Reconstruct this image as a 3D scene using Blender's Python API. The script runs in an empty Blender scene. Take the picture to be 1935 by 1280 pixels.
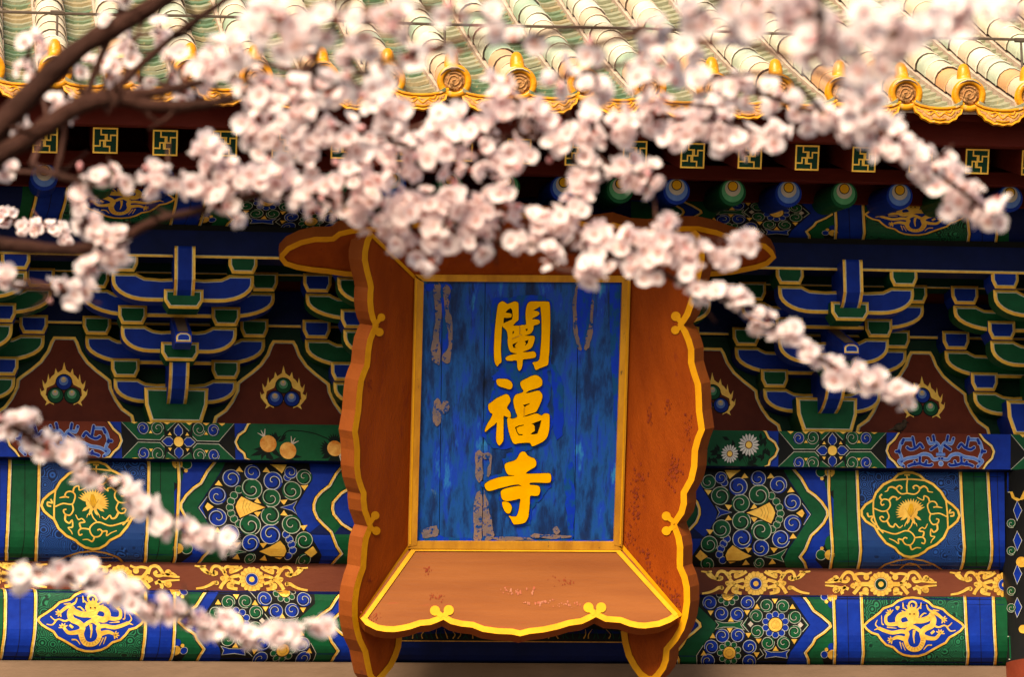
import bpy, bmesh, math, random
from mathutils import Vector, Matrix, Quaternion
from mathutils.geometry import tessellate_polygon
R = math.radians
rnd = random.Random(7)
scn = bpy.context.scene
col = scn.collection

# ------------------------------------------------------------------ camera
TH, PT, RL, FPX, W, H = R(8.2177), R(11.5604), R(-0.6676), 7475.6, 1935.0, 1280.0
FW = Vector((math.sin(TH)*math.cos(PT), math.cos(TH)*math.cos(PT), math.sin(PT)))
_r = Vector((math.cos(TH), -math.sin(TH), 0)); _u = _r.cross(FW)
RT = _r*math.cos(RL) + _u*math.sin(RL)
UP = _u*math.cos(RL) - _r*math.sin(RL)
def ray(px, py): return FW + RT*((px-W/2)/FPX) + UP*((H/2-py)/FPX)
CAM = Vector((0, 0, 5.4)) - ray(952, 640)*18.69
cam_d = bpy.data.cameras.new('camera'); cam = bpy.data.objects.new('camera', cam_d); col.objects.link(cam)
m = Matrix((RT, UP, -FW)).transposed().to_4x4(); m.translation = CAM; cam.matrix_world = m
cam_d.sensor_width = 36; cam_d.lens = FPX/W*36; cam_d.clip_start = .1; cam_d.clip_end = 500
cam_d.dof.use_dof = True; cam_d.dof.focus_distance = 18.3; cam_d.dof.aperture_fstop = 14.0
cam_d.dof.aperture_blades = 0
scn.camera = cam

# ------------------------------------------------------------------ light
wd = bpy.data.worlds.new('World'); scn.world = wd; wd.use_nodes = True
nt = wd.node_tree; bg = nt.nodes['Background']
sky = nt.nodes.new('ShaderNodeTexSky'); sky.sky_type = 'NISHITA'; sky.sun_disc = False
SUN_EL, SUN_AZ = R(43), R(210)          # azimuth measured clockwise from +Y (north)
sky.sun_elevation = SUN_EL; sky.sun_rotation = SUN_AZ
sky.air_density = .8; sky.dust_density = 1.6; sky.ozone_density = .6
nt.links.new(sky.outputs[0], bg.inputs[0]); bg.inputs[1].default_value = .056
sd = bpy.data.lights.new('sun', 'SUN'); sun = bpy.data.objects.new('sun', sd); col.objects.link(sun)
sd.energy = 3.1; sd.angle = R(30); sd.color = (1, .93, .82)
d = Vector((math.sin(SUN_AZ)*math.cos(SUN_EL), math.cos(SUN_AZ)*math.cos(SUN_EL), math.sin(SUN_EL)))
sun.rotation_euler = d.to_track_quat('Z', 'Y').to_euler(); sun.location = (0, -10, 20)
vs = scn.view_settings
vs.view_transform = 'Standard'; vs.look = 'None'; vs.gamma = 1; vs.use_curve_mapping = False
vs.exposure = 1.62
try:
    vs.use_white_balance = True; vs.white_balance_temperature = 7700; vs.white_balance_tint = 5
except Exception: pass
cy = scn.cycles
cy.max_bounces = 7; cy.diffuse_bounces = 4; cy.transparent_max_bounces = 4; cy.use_denoising = True
cy.sample_clamp_indirect = 8

# ------------------------------------------------------------------ pixel helpers (each photographed point is put on the real surface it belongs to)
def hitY(px, py, Y):
    q = ray(px, py); return CAM + q*((Y-CAM.y)/q.y)
def hitP(px, py, p0, n):
    q = ray(px, py); return CAM + q*((p0-CAM).dot(n)/q.dot(n))
def atD(px, py, dep): return CAM + ray(px, py)*dep
def offprof(prof, off):
    out = []
    for i, (y, z) in enumerate(prof):
        a = prof[max(i-1, 0)]; b = prof[min(i+1, len(prof)-1)]
        ty, tz = b[0]-a[0], b[1]-a[1]; L = math.hypot(ty, tz) or 1
        out.append((y + off*tz/L, z - off*ty/L))     # profile runs downward: outward is -y
    return out
def hitprof(px, py, prof, off):
    pr = offprof(prof, off); q = ray(px, py); best = None
    for (y0, z0), (y1, z1) in zip(pr, pr[1:]):
        ey, ez = y1-y0, z1-z0
        den = q.y*ez - q.z*ey
        if abs(den) < 1e-9: continue
        wy, wz = y0-CAM.y, z0-CAM.z
        t = (wy*ez - wz*ey)/den; u = (wy*q.z - wz*q.y)/den
        if -1e-4 <= u <= 1.0001 and t > 0 and (best is None or t < best[0]): best = (t, y0+ey*u, z0+ez*u)
    if best is None:
        ztop = CAM.z + q.z/q.y*(pr[0][0]-CAM.y)
        e = pr[0] if ztop > pr[0][1] else pr[-1]
        t = (e[0]-CAM.y)/q.y
        return Vector((CAM.x+q.x*t, e[0], e[1]))
    return Vector((CAM.x+q.x*best[0], best[1], best[2]))
def S(T, pts): return [(T[0]+x/T[2], T[1]+y/T[2]) for x, y in pts]
def cr(pts, n=5, closed=False):
    if len(pts) < 3: return list(pts)
    out = []; N = len(pts)
    for i in range(N if closed else N-1):
        if closed: p0, p1, p2, p3 = pts[i-1], pts[i], pts[(i+1) % N], pts[(i+2) % N]
        else: p0, p1, p2, p3 = pts[max(i-1, 0)], pts[i], pts[i+1], pts[min(i+2, N-1)]
        for k in range(n):
            t = k/n
            out.append(tuple(.5*((2*b)+(c-a)*t+(2*a-5*b+4*c-d)*t*t+(3*b-a-3*c+d)*t**3) for a, b, c, d in zip(p0, p1, p2, p3)))
    if not closed: out.append(tuple(pts[-1]))
    return out
def offset_poly(p, o):
    n = len(p); A = sum(p[i][0]*p[(i+1) % n][1]-p[(i+1) % n][0]*p[i][1] for i in range(n)); sg = 1 if A > 0 else -1
    out = []
    for i in range(n):
        a, b, c = Vector(p[i-1]), Vector(p[i]), Vector(p[(i+1) % n])
        d1 = (b-a).normalized() if (b-a).length > 1e-9 else (c-b).normalized()
        d2 = (c-b).normalized() if (c-b).length > 1e-9 else d1
        n1 = Vector((-d1.y, d1.x)); n2 = Vector((-d2.y, d2.x)); mm = n1+n2
        k = mm.length_squared
        mm = mm*(2/k) if k > .35 else n1*1.6
        out.append((b.x+sg*o*mm.x, b.y+sg*o*mm.y))
    return out

# ------------------------------------------------------------------ materials
MATS = {}
def mat(name, c1, c2=None, rough=.55, metal=0, scale=6, stretch=(1, 1, 1), bump=.0, bscale=40, spots=None, sscale=9, sth=(.6, .68), objrand=None, trans=0, coat=0, spec=.12):
    m = bpy.data.materials.new(name); m.use_nodes = True; t = m.node_tree; b = t.nodes['Principled BSDF']
    tc = t.nodes.new('ShaderNodeTexCoord'); mp = t.nodes.new('ShaderNodeMapping'); mp.inputs['Scale'].default_value = stretch
    t.links.new(tc.outputs['Object'], mp.inputs[0])
    def noise(sc, det=6, rg=.6):
        n = t.nodes.new('ShaderNodeTexNoise'); n.inputs['Scale'].default_value = sc; n.inputs['Detail'].default_value = det
        n.inputs['Roughness'].default_value = rg; t.links.new(mp.outputs[0], n.inputs['Vector']); return n
    c2 = c2 or tuple(x*.7 for x in c1)
    r = t.nodes.new('ShaderNodeValToRGB'); r.color_ramp.elements[0].position = .34; r.color_ramp.elements[1].position = .66
    r.color_ramp.elements[0].color = (*c2, 1); r.color_ramp.elements[1].color = (*c1, 1)
    t.links.new(noise(scale).outputs[0], r.inputs[0]); out = r.outputs[0]
    if objrand:
        oi = t.nodes.new('ShaderNodeObjectInfo'); rr = t.nodes.new('ShaderNodeValToRGB'); rr.color_ramp.interpolation = 'CONSTANT'
        el = rr.color_ramp.elements
        for i, c in enumerate(objrand):
            e = el[i] if i < 2 else el.new(i/len(objrand)); e.position = i/len(objrand); e.color = (*c, 1)
        t.links.new(oi.outputs['Random'], rr.inputs[0])
        mx = t.nodes.new('ShaderNodeMix'); mx.data_type = 'RGBA'; mx.inputs[0].default_value = .72
        t.links.new(out, mx.inputs[6]); t.links.new(rr.outputs[0], mx.inputs[7]); out = mx.outputs[2]
    if spots:
        r2 = t.nodes.new('ShaderNodeValToRGB'); r2.color_ramp.elements[0].position = sth[0]; r2.color_ramp.elements[1].position = sth[1]
        t.links.new(noise(sscale, 9, .68).outputs[0], r2.inputs[0])
        mx = t.nodes.new('ShaderNodeMix'); mx.data_type = 'RGBA'; mx.inputs[7].default_value = (*spots, 1)
        t.links.new(r2.outputs[0], mx.inputs[0]); t.links.new(out, mx.inputs[6]); out = mx.outputs[2]
    t.links.new(out, b.inputs['Base Color'])
    b.inputs['Specular IOR Level'].default_value = spec; b.inputs['Roughness'].default_value = rough; b.inputs['Metallic'].default_value = metal
    if coat: b.inputs['Coat Weight'].default_value = coat; b.inputs['Coat Roughness'].default_value = .25
    if bump:
        bp = t.nodes.new('ShaderNodeBump'); bp.inputs['Strength'].default_value = bump; bp.inputs['Distance'].default_value = .01
        t.links.new(noise(bscale, 5).outputs[0], bp.inputs['Height']); t.links.new(bp.outputs[0], b.inputs['Normal'])
    if trans:
        tr = t.nodes.new('ShaderNodeBsdfTranslucent'); t.links.new(out, tr.inputs[0])
        ms = t.nodes.new('ShaderNodeMixShader'); ms.inputs[0].default_value = trans
        t.links.new(b.outputs[0], ms.inputs[1]); t.links.new(tr.outputs[0], ms.inputs[2])
        t.links.new(ms.outputs[0], t.nodes['Material Output'].inputs[0])
    MATS[name] = m; return m
mat('blue', (.002, .03, .32), (.0015, .02, .23), .5, scale=14, bump=.15, spots=(.012, .05, .2), sscale=25, sth=(.62, .74))
mat('deepblue', (.002, .008, .075), (.0015, .006, .05), .5, scale=9, bump=.15)
mat('green', (.003, .088, .03), (.003, .062, .021), .5, scale=14, bump=.15, spots=(.012, .07, .03), sscale=25, sth=(.62, .74))
mat('deepgreen', (.004, .034, .017), (.003, .024, .012), .5, scale=9, bump=.15)
mat('black', (.006, .006, .007), (.01, .009, .008), .6)
mat('white', (.62, .6, .5), (.42, .4, .32), .6, scale=30)
mat('gold', (.98, .57, .095), (.86, .41, .05), .4, .35, scale=24, bump=.3, bscale=90, spots=(.42, .18, .03), sscale=40, sth=(.64, .74), spec=.5)
mat('darkgold', (.62, .3, .06), (.36, .15, .03), .42, .4, scale=24, bump=.3, bscale=90)
mat('red', (.17, .028, .012), (.12, .019, .009), .6, scale=7, bump=.2)
mat('bandred', (.2, .05, .024), (.15, .034, .018), .55, scale=7, stretch=(.4, 1, 1), bump=.2)
mat('maroon', (.13, .015, .009), (.09, .010, .006), .65, scale=6, stretch=(.3, 1, 1), bump=.3)
mat('lightblue', (.13, .24, .62), (.09, .18, .5), .55, scale=30)
mat('paleblue', (.42, .5, .72), (.32, .4, .62), .55, scale=30)
mat('lightgreen', (.10, .36, .18), (.07, .28, .13), .55, scale=30)
mat('offwhite', (.6, .5, .42), (.5, .4, .33), .6, scale=20)
mat('yellow', (.85, .42, .02), (.7, .32, .015), .5, scale=30)
mat('leafdark', (.003, .010, .006), (.002, .006, .004), .6)
mat('petalwhite', (.8, .74, .7), (.68, .58, .55), .6, scale=40)
mat('fruit', (.85, .45, .12), (.6, .17, .02), .55, scale=26)
mat('brownboard', (.22, .13, .085), (.16, .095, .06), .7, scale=5, stretch=(.35, 1, 1), bump=.3, spots=(.16, .1, .07), sscale=8)
# plaque
mat('orange', (.3, .05, .0045), (.225, .034, .003), .5, scale=5, stretch=(2.5, 2, .3), bump=.3, bscale=60, spots=(.17, .02, .008), sscale=7, sth=(.6, .7))
mat('orangeside', (.26, .06, .011), (.2, .042, .008), .5, scale=4, stretch=(1, 1, .6), bump=.2, spots=(.16, .035, .015), sscale=10, sth=(.63, .72))
mat('orangelow', (.24, .07, .016), (.185, .048, .010), .5, scale=5, stretch=(.2, 2, 2), bump=.3, spots=(.3, .045, .02), sscale=6, sth=(.64, .7))
mat('rim', (.72, .31, .012), (.6, .24, .009), .42, scale=12, bump=.1, coat=.2)
mat('moulding', (.68, .3, .03), (.42, .16, .02), .45, .15, scale=10, stretch=(1, 1, .15), bump=.25, spots=(.12, .07, .03), sscale=30, sth=(.64, .7))
mat('letter', (.92, .43, .003), (.84, .36, .002), .42, scale=14, bump=.12, spots=(.4, .12, .01), sscale=30, sth=(.7, .76))
mat('plaster', (.27, .155, .11), (.14, .11, .12), .8, scale=22, bump=.4, spots=(.003, .045, .2), sscale=44, sth=(.52, .58))
mat('freshblue', (.001, .038, .48), (.001, .028, .4), .45, scale=10, stretch=(1, 1, .3), bump=.1, spots=(.003, .06, .2), sscale=18, sth=(.46, .56))
mat('rust', (.24, .035, .009), (.15, .02, .008), .7, scale=30)
mat('flake', (.38, .15, .09), (.32, .07, .035), .75, scale=30)
# roof
mat('tile', (.66, .54, .41), (.42, .3, .2), .35, scale=9, bump=.35, bscale=60, coat=.35, spots=(.3, .2, .12), sscale=34, sth=(.6, .7),
    objrand=[(.66, .54, .4), (.62, .46, .32), (.68, .6, .48), (.4, .48, .36), (.6, .4, .27), (.7, .62, .5), (.22, .37, .26), (.64, .52, .39), (.55, .52, .4)])
mat('joint', (.16, .12, .09), (.09, .065, .05), .85, scale=20)
mat('peachtile', (.6, .34, .2), (.45, .2, .1), .4, scale=9, bump=.4, bscale=60, coat=.25, spots=(.34, .16, .08), sscale=30, sth=(.58, .7),
    objrand=[(.6, .36, .22), (.56, .3, .16), (.62, .44, .3), (.55, .27, .11)])
mat('pan', (.2, .21, .13), (.11, .14, .08), .4, scale=14, bump=.4, bscale=60, coat=.2, spots=(.4, .3, .18), sscale=26, sth=(.56, .66),
    objrand=[(.1, .16, .1), (.28, .26, .18), (.06, .13, .075), (.34, .24, .14), (.12, .17, .1), (.3, .27, .19)])
mat('mortar', (.44, .32, .25), (.32, .22, .17), .85, scale=16, bump=.6, bscale=40, spots=(.2, .13, .1), sscale=30, sth=(.62, .68))
mat('glaze', (.62, .26, .012), (.46, .15, .008), .35, scale=14, bump=.35, bscale=60, coat=.25, spots=(.5, .3, .16), sscale=18, sth=(.6, .68))
mat('relief', (.5, .25, .1), (.3, .12, .04), .5, scale=40, bump=.9, bscale=70, spots=(.14, .06, .02), sscale=50, sth=(.5, .62))
mat('iron', (.09, .065, .05), (.06, .04, .03), .6, scale=20)
# tree
mat('bark', (.085, .033, .024), (.045, .018, .013), .75, scale=14, stretch=(1, 1, 1), bump=.8, bscale=60, spots=(.085, .036, .027), sscale=16, sth=(.56, .64))
mat('petal', (.98, .875, .87), (.965, .80, .80), .6, scale=60, trans=.52)
mat('petalbase', (.94, .70, .70), (.9, .6, .6), .6, scale=60, trans=.55)
mat('calyx', (.4, .12, .09), (.3, .07, .05), .6)
mat('stamen', (.85, .62, .4), (.75, .45, .3), .6)
mat('bud', (.78, .42, .42), (.68, .3, .32), .6, trans=.2)
mat('feather', (.09, .055, .035), (.03, .02, .014), .8, scale=60)
# scroll-painted ground: fine dark curls on blue / green
def scrollmat(name, base, dark, light):
    m = bpy.data.materials.new(name); m.use_nodes = True; t = m.node_tree; b = t.nodes['Principled BSDF']
    tc = t.nodes.new('ShaderNodeTexCoord'); v = t.nodes.new('ShaderNodeTexVoronoi'); v.inputs['Scale'].default_value = 19
    t.links.new(tc.outputs['Object'], v.inputs['Vector'])
    mu = t.nodes.new('ShaderNodeMath'); mu.operation = 'MULTIPLY'; mu.inputs[1].default_value = 46
    si = t.nodes.new('ShaderNodeMath'); si.operation = 'SINE'
    t.links.new(v.outputs['Distance'], mu.inputs[0]); t.links.new(mu.outputs[0], si.inputs[0])
    r = t.nodes.new('ShaderNodeValToRGB'); e = r.color_ramp.elements
    e[0].position = .0; e[0].color = (*dark, 1); e[1].position = .42; e[1].color = (*base, 1)
    e2 = e.new(.85); e2.color = (*light, 1); e[0].position = .12
    t.links.new(si.outputs[0], r.inputs[0]); t.links.new(r.outputs[0], b.inputs['Base Color'])
    b.inputs['Roughness'].default_value = .5; b.inputs['Specular IOR Level'].default_value = .2; MATS[name] = m
scrollmat('bluescroll', (.008, .055, .28), (.003, .012, .06), (.02, .1, .38))
scrollmat('greenscroll', (.006, .13, .05), (.003, .025, .014), (.02, .2, .09))
# weathered blue planks of the plaque
def plankmat():
    m = bpy.data.materials.new('plank'); m.use_nodes = True; t = m.node_tree; b = t.nodes['Principled BSDF']
    tc = t.nodes.new('ShaderNodeTexCoord')
    def nz(sc, st, det=8, rg=.65):
        mp = t.nodes.new('ShaderNodeMapping'); mp.inputs['Scale'].default_value = st; t.links.new(tc.outputs['Object'], mp.inputs[0])
        n = t.nodes.new('ShaderNodeTexNoise'); n.inputs['Scale'].default_value = sc; n.inputs['Detail'].default_value = det; n.inputs['Roughness'].default_value = rg
        t.links.new(mp.outputs[0], n.inputs[0]); return n.outputs[0]
    r = t.nodes.new('ShaderNodeValToRGB'); e = r.color_ramp.elements
    e[0].position = .3; e[0].color = (.002, .008, .03, 1); e[1].position = .7; e[1].color = (.02, .22, .46, 1)
    for p, c in ((.4, (.002, .025, .12)), (.5, (.003, .07, .28)), (.6, (.002, .04, .42))):
        k = e.new(p); k.color = (*c, 1)
    t.links.new(nz(7, (1.6, 1, .32)), r.inputs[0])
    r2 = t.nodes.new('ShaderNodeValToRGB'); r2.color_ramp.elements[0].position = .52; r2.color_ramp.elements[1].position = .66
    t.links.new(nz(16, (2.4, 1, .25)), r2.inputs[0])
    mx = t.nodes.new('ShaderNodeMix'); mx.data_type = 'RGBA'; mx.inputs[7].default_value = (.004, .022, .1, 1)
    t.links.new(r2.outputs[0], mx.inputs[0]); t.links.new(r.outputs[0], mx.inputs[6])
    r3 = t.nodes.new('ShaderNodeValToRGB'); r3.color_ramp.elements[0].position = .66; r3.color_ramp.elements[1].position = .74
    t.links.new(nz(9, (1.2, 1, .5), 10, .75), r3.inputs[0])
    m3 = t.nodes.new('ShaderNodeMix'); m3.data_type = 'RGBA'; m3.inputs[7].default_value = (.10, .19, .26, 1)
    t.links.new(r3.outputs[0], m3.inputs[0]); t.links.new(mx.outputs[2], m3.inputs[6])
    t.links.new(m3.outputs[2], b.inputs['Base Color']); b.inputs['Roughness'].default_value = .5; b.inputs['Specular IOR Level'].default_value = .25
    bp = t.nodes.new('ShaderNodeBump'); bp.inputs['Strength'].default_value = .3; bp.inputs['Distance'].default_value = .008
    t.links.new(nz(30, (2, 1, .2)), bp.inputs['Height']); t.links.new(bp.outputs[0], b.inputs['Normal'])
    MATS['plank'] = m
plankmat()

# ------------------------------------------------------------------ object helpers
def mesh(name, v, f, mi=None, mats=('white',), smooth=False):
    me = bpy.data.meshes.new(name); me.from_pydata([tuple(p) for p in v], [], f)
    for k in mats: me.materials.append(MATS[k])
    if mi: me.polygons.foreach_set('material_index', mi)
    if smooth: me.polygons.foreach_set('use_smooth', [True]*len(me.polygons))
    me.update(); return me
def link(name, me, parent=None, loc=None, world=True):
    o = bpy.data.objects.new(name, me); col.objects.link(o)
    if loc is not None: o.location = loc
    if parent is not None:
        o.parent = parent
        if world: o.matrix_parent_inverse = WORLD[parent].inverted() if parent in WORLD else Matrix()
    return o
WORLD = {}
def thing(name, label, cat, loc, group=None):
    o = bpy.data.objects.new(name, None); col.objects.link(o); o.location = loc; o.empty_display_size = .2
    o['label'] = label; o['category'] = cat
    if group: o['group'] = group
    WORLD[o] = Matrix.Translation(Vector(loc)); return o
class B:                                    # plain mesh collector with material names
    def __init__(s): s.v = []; s.f = []; s.m = []; s.names = []
    def mi(s, n):
        if n not in s.names: s.names.append(n)
        return s.names.index(n)
    def add(s, v, f, mt):
        b = len(s.v); s.v += [tuple(p) for p in v]; s.f += [tuple(b+i for i in q) for q in f]; s.m += [s.mi(mt)]*len(f)
    def box(s, x0, x1, y0, y1, z0, z1, mt):
        s.add([(x, y, z) for x in (x0, x1) for y in (y0, y1) for z in (z0, z1)],
              [(0, 1, 3, 2), (4, 6, 7, 5), (0, 4, 5, 1), (2, 3, 7, 6), (0, 2, 6, 4), (1, 5, 7, 3)], mt)
    def lathe(s, prof, c, ax, n, mt, smooth=True):
        ax = Vector(ax).normalized(); e = ax.orthogonal().normalized(); g = ax.cross(e); vs_ = []; fs = []
        for (r, h) in prof:
            for k in range(n):
                a = 2*math.pi*k/n; vs_.append(Vector(c)+ax*h+(e*math.cos(a)+g*math.sin(a))*r)
        for j in range(len(prof)-1):
            for k in range(n): fs.append((j*n+k, j*n+(k+1) % n, (j+1)*n+(k+1) % n, (j+1)*n+k))
        fs.append(tuple(range(n))); fs.append(tuple((len(prof)-1)*n+k for k in range(n)))
        s.add(vs_, fs, mt)
    def tube(s, pts, rad, n, mt):
        vs_ = []; fs = []; prev = None
        for i, p in enumerate(pts):
            p = Vector(p); t = (Vector(pts[min(i+1, len(pts)-1)])-Vector(pts[max(i-1, 0)])).normalized()
            e = prev - t*prev.dot(t) if prev is not None else t.orthogonal()
            e.normalize(); prev = e; g = t.cross(e); r = rad[i] if isinstance(rad, (list, tuple)) else rad
            for k in range(n):
                a = 2*math.pi*k/n; vs_.append(p+(e*math.cos(a)+g*math.sin(a))*r)
        for j in range(len(pts)-1):
            for k in range(n): fs.append((j*n+k, j*n+(k+1) % n, (j+1)*n+(k+1) % n, (j+1)*n+k))
        fs.append(tuple(range(n))); fs.append(tuple((len(pts)-1)*n+k for k in range(n)))
        s.add(vs_, fs, mt)
    def extr(s, prof, x0, x1, mt):           # (y,z) profile swept along X, with end caps
        n = len(prof)
        s.add([(x0, y, z) for y, z in prof]+[(x1, y, z) for y, z in prof],
              [(i, (i+1) % n, n+(i+1) % n, n+i) for i in range(n)], mt)
        for x in (x0, x1):
            tr = tessellate_polygon([[Vector((y, z, 0)) for y, z in prof]])
            s.add([(x, y, z) for y, z in prof], [tuple(q) for q in tr], mt)
    def plate(s, poly, yf, yb, fill, b=.011, w=.0035, side=None, gold='gold'):   # (x,z) outline, gilt edge, white line, painted field
        p1 = offset_poly(poly, b); p2 = offset_poly(poly, b+w); n = len(poly); side = side or fill
        def v3(p, y): return [(x, y, z) for x, z in p]
        bv = .007 if b > 0 else 0
        ring = [(i, (i+1) % n, n+(i+1) % n, n+i) for i in range(n)]
        if b > 0:
            s.add(v3(poly, yf+bv)+v3(p1, yf), ring, gold); s.add(v3(p1, yf)+v3(p2, yf), ring, 'white')
        else: p2 = poly
        s.add(v3(p2, yf), [tuple(q) for q in tessellate_polygon([[Vector((x, z, 0)) for x, z in p2]])], fill)
        s.add(v3(poly, yf+bv)+v3(poly, yb), ring, side)
        s.add(v3(poly, yb), [tuple(q) for q in tessellate_polygon([[Vector((x, z, 0)) for x, z in poly]])], side)
    def build(s, name, parent=None, loc=None, smooth=False, world=True):
        return link(name, mesh(name, s.v, s.f, s.m, s.names, smooth), parent, loc, world)
class Decor:                                # painted and gilded ornament: outlines laid on a surface
    LV = .0011
    def __init__(s, mp, cuts=(), tf=None): s.mp = mp; s.cuts = cuts; s.tf = tf; s.v = []; s.f = []; s.m = []; s.names = []; s.k = 0
    def _add(s, pts, faces, mt, lv):
        if mt not in s.names: s.names.append(mt)
        s.k += 1; z = lv + s.k*.00045*40/40
        b = len(s.v); s.v += [(p[0], p[1], z) for p in pts]; s.f += [tuple(b+i for i in q) for q in faces]; s.m += [s.names.index(mt)]*len(faces)
    def poly(s, pts, mt, lv, holes=()):
        loops = [list(pts)]+[list(h) for h in holes]
        tr = tessellate_polygon([[Vector((x, y, 0)) for x, y in l] for l in loops])
        s._add([p for l in loops for p in l], [q for q in tr], mt, lv)
    def rib(s, pts, w, mt, lv, closed=False, sm=0, taper=None):
        if sm: pts = cr(pts, sm, closed)
        n = len(pts); L = []
        for i, p in enumerate(pts):
            if closed: a, c = pts[i-1], pts[(i+1) % n]
            else: a, c = pts[max(i-1, 0)], pts[min(i+1, n-1)]
            p_ = Vector(p); d1 = p_-Vector(a); d2 = Vector(c)-p_
            d1 = d1.normalized() if d1.length > 1e-6 else d2.normalized(); d2 = d2.normalized() if d2.length > 1e-6 else d1
            nn = Vector((-d1.y-d2.y, d1.x+d2.x)); k = nn.length
            nn = nn/k*min(1.8, 2/k) if k > .2 else Vector((-d1.y, d1.x))
            ww = w/2
            if taper: t = i/(n-1); ww *= taper[0]+(taper[1]-taper[0])*t
            L += [(p[0]+nn.x*ww, p[1]+nn.y*ww), (p[0]-nn.x*ww, p[1]-nn.y*ww)]
        N = n if closed else n-1
        s._add(L, [(2*i, 2*i+1, (2*i+3) % (2*n), (2*i+2) % (2*n)) for i in range(N)], mt, lv)
    def disc(s, c, r, mt, lv, n=22, ry=None):
        s._add([(c[0]+r*math.cos(6.28319*k/n), c[1]+(ry or r)*math.sin(6.28319*k/n)) for k in range(n)], [tuple(range(n))], mt, lv)
    def ring(s, c, r, w, mt, lv, n=26): s.rib([(c[0]+r*math.cos(6.28319*k/n), c[1]+r*math.sin(6.28319*k/n)) for k in range(n)], w, mt, lv, True)
    def spiral(s, c, r, fill, a0=0, dr=1, lv=2):
        r *= 1.07; s.disc(c, r*1.08, 'black', lv-.4); s.disc(c, r, fill, lv)
        P = []; Q = []
        for i in range(46):
            t = i/45; a = a0+dr*t*2*math.pi*1.7
            rr = r*(.95 if t < .42 else .95-(t-.42)/.58*.83)
            P.append((c[0]+rr*math.cos(a), c[1]+rr*math.sin(a)))
            if t > .38: Q.append((c[0]+rr*.8*math.cos(a), c[1]+rr*.8*math.sin(a)))
        s.rib(Q, r*.13, 'black', lv+.3); s.rib(P, max(.85, r*.07), 'white', lv+.6)
    def build(s, name, parent, mirror=False):
        bm = bmesh.new(); vv = [bm.verts.new(((*s.tf(x, y), z) if s.tf else (x, y, z))) for x, y, z in s.v]
        for q, k in zip(s.f, s.m):
            try: fc = bm.faces.new([vv[i] for i in q]); fc.material_index = k
            except ValueError: pass
        for c in s.cuts:
            bmesh.ops.bisect_plane(bm, geom=bm.verts[:]+bm.edges[:]+bm.faces[:], plane_co=(0, c, 0), plane_no=(0, 1, 0))
        for v in bm.verts:
            p = s.mp(v.co.x, v.co.y, .0012+v.co.z*s.LV); v.co = (-p.x if mirror else p.x, p.y, p.z)
        me = bpy.data.meshes.new(name); bm.to_mesh(me); bm.free()
        for k in s.names: me.materials.append(MATS[k])
        return link(name, me, parent)

# ------------------------------------------------------------------ the setting: ground
gb = B(); gb.box(-250, 250, -250, 250, -.3, 0, 'brownboard')
MATS['paving'] = mat('paving', (.10, .088, .07), (.075, .066, .055), .85, scale=2, bump=.3, bscale=20)
gb.names[0] = 'paving'
g = gb.build('ground'); g['kind'] = 'structure'

# ------------------------------------------------------------------ the hall
hall = thing('temple_hall', 'painted temple hall with green tiled roof and gilded blue and green eaves, behind the blossom', 'temple', (0, 0, 0))
XW = 3.4
zr = lambda py, Y, px=1650: hitY(px, py, Y).z
ZC = zr(818, -.12, 1563)
prof_up = lambda zt, zb, yf: [(.02, zt), (yf+.03, zt-.004), (yf+.008, zt-.02), (yf, zt-.045), (yf, zb+.13), (yf+.006, zb+.095), (yf+.02, zb+.06), (yf+.042, zb+.03), (yf+.07, zb+.011), (yf+.1, zb+.002)]
UPB = prof_up(zr(884, -.03), zr(1077, .02), -.07)
LOB = prof_up(zr(1126, -.01), zr(1259, .07), -.045)
def beam(name, prof, mt, back=.3, x0=-XW, x1=XW):
    b = B(); b.extr(prof+[(back, prof[-1][1]), (back, prof[0][1])], x0, x1, mt); return b.build(name, hall)
XE = hitY(1893, 980, -.06).x                # the painted beams stop at the corner column
up_beam = beam('upper_beam', UPB, 'deepblue', x0=-XE, x1=XE)
lo_beam = beam('lower_beam', LOB, 'deepblue', x0=-XE, x1=XE)
band = B(); zb0, zb1 = zr(1126, .02)+.012, zr(1077, .02)-.002
band.box(-XE, XE, .02, .28, zb0-.02, zb1+.02, 'bandred'); band = band.build('panel_band', hall)
PBZ0 = zr(885, -.14)
pb = B(); pb.box(-XW, XW, -.14, .3, PBZ0, ZC, 'deepblue'); plank_beam = pb.build('plate_beam', hall)
pb = B(); zl = zr(1259, .07)
pb.box(-XW, XW, .03, .28, zl-.75, zl-.003, 'brownboard'); pb.build('lintel_board', hall)
pb = B(); pb.box(-XW, XW, .12, .3, 0, zl-.75, 'red'); pb.build('lower_wall', hall)
pb = B(); pb.box(-XW-3, XW+3, .31, .5, 0, ZC+.95, 'red'); pb.build('light_block_wall', hall)  # unseen wall added behind the facade to block light leaks

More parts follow.
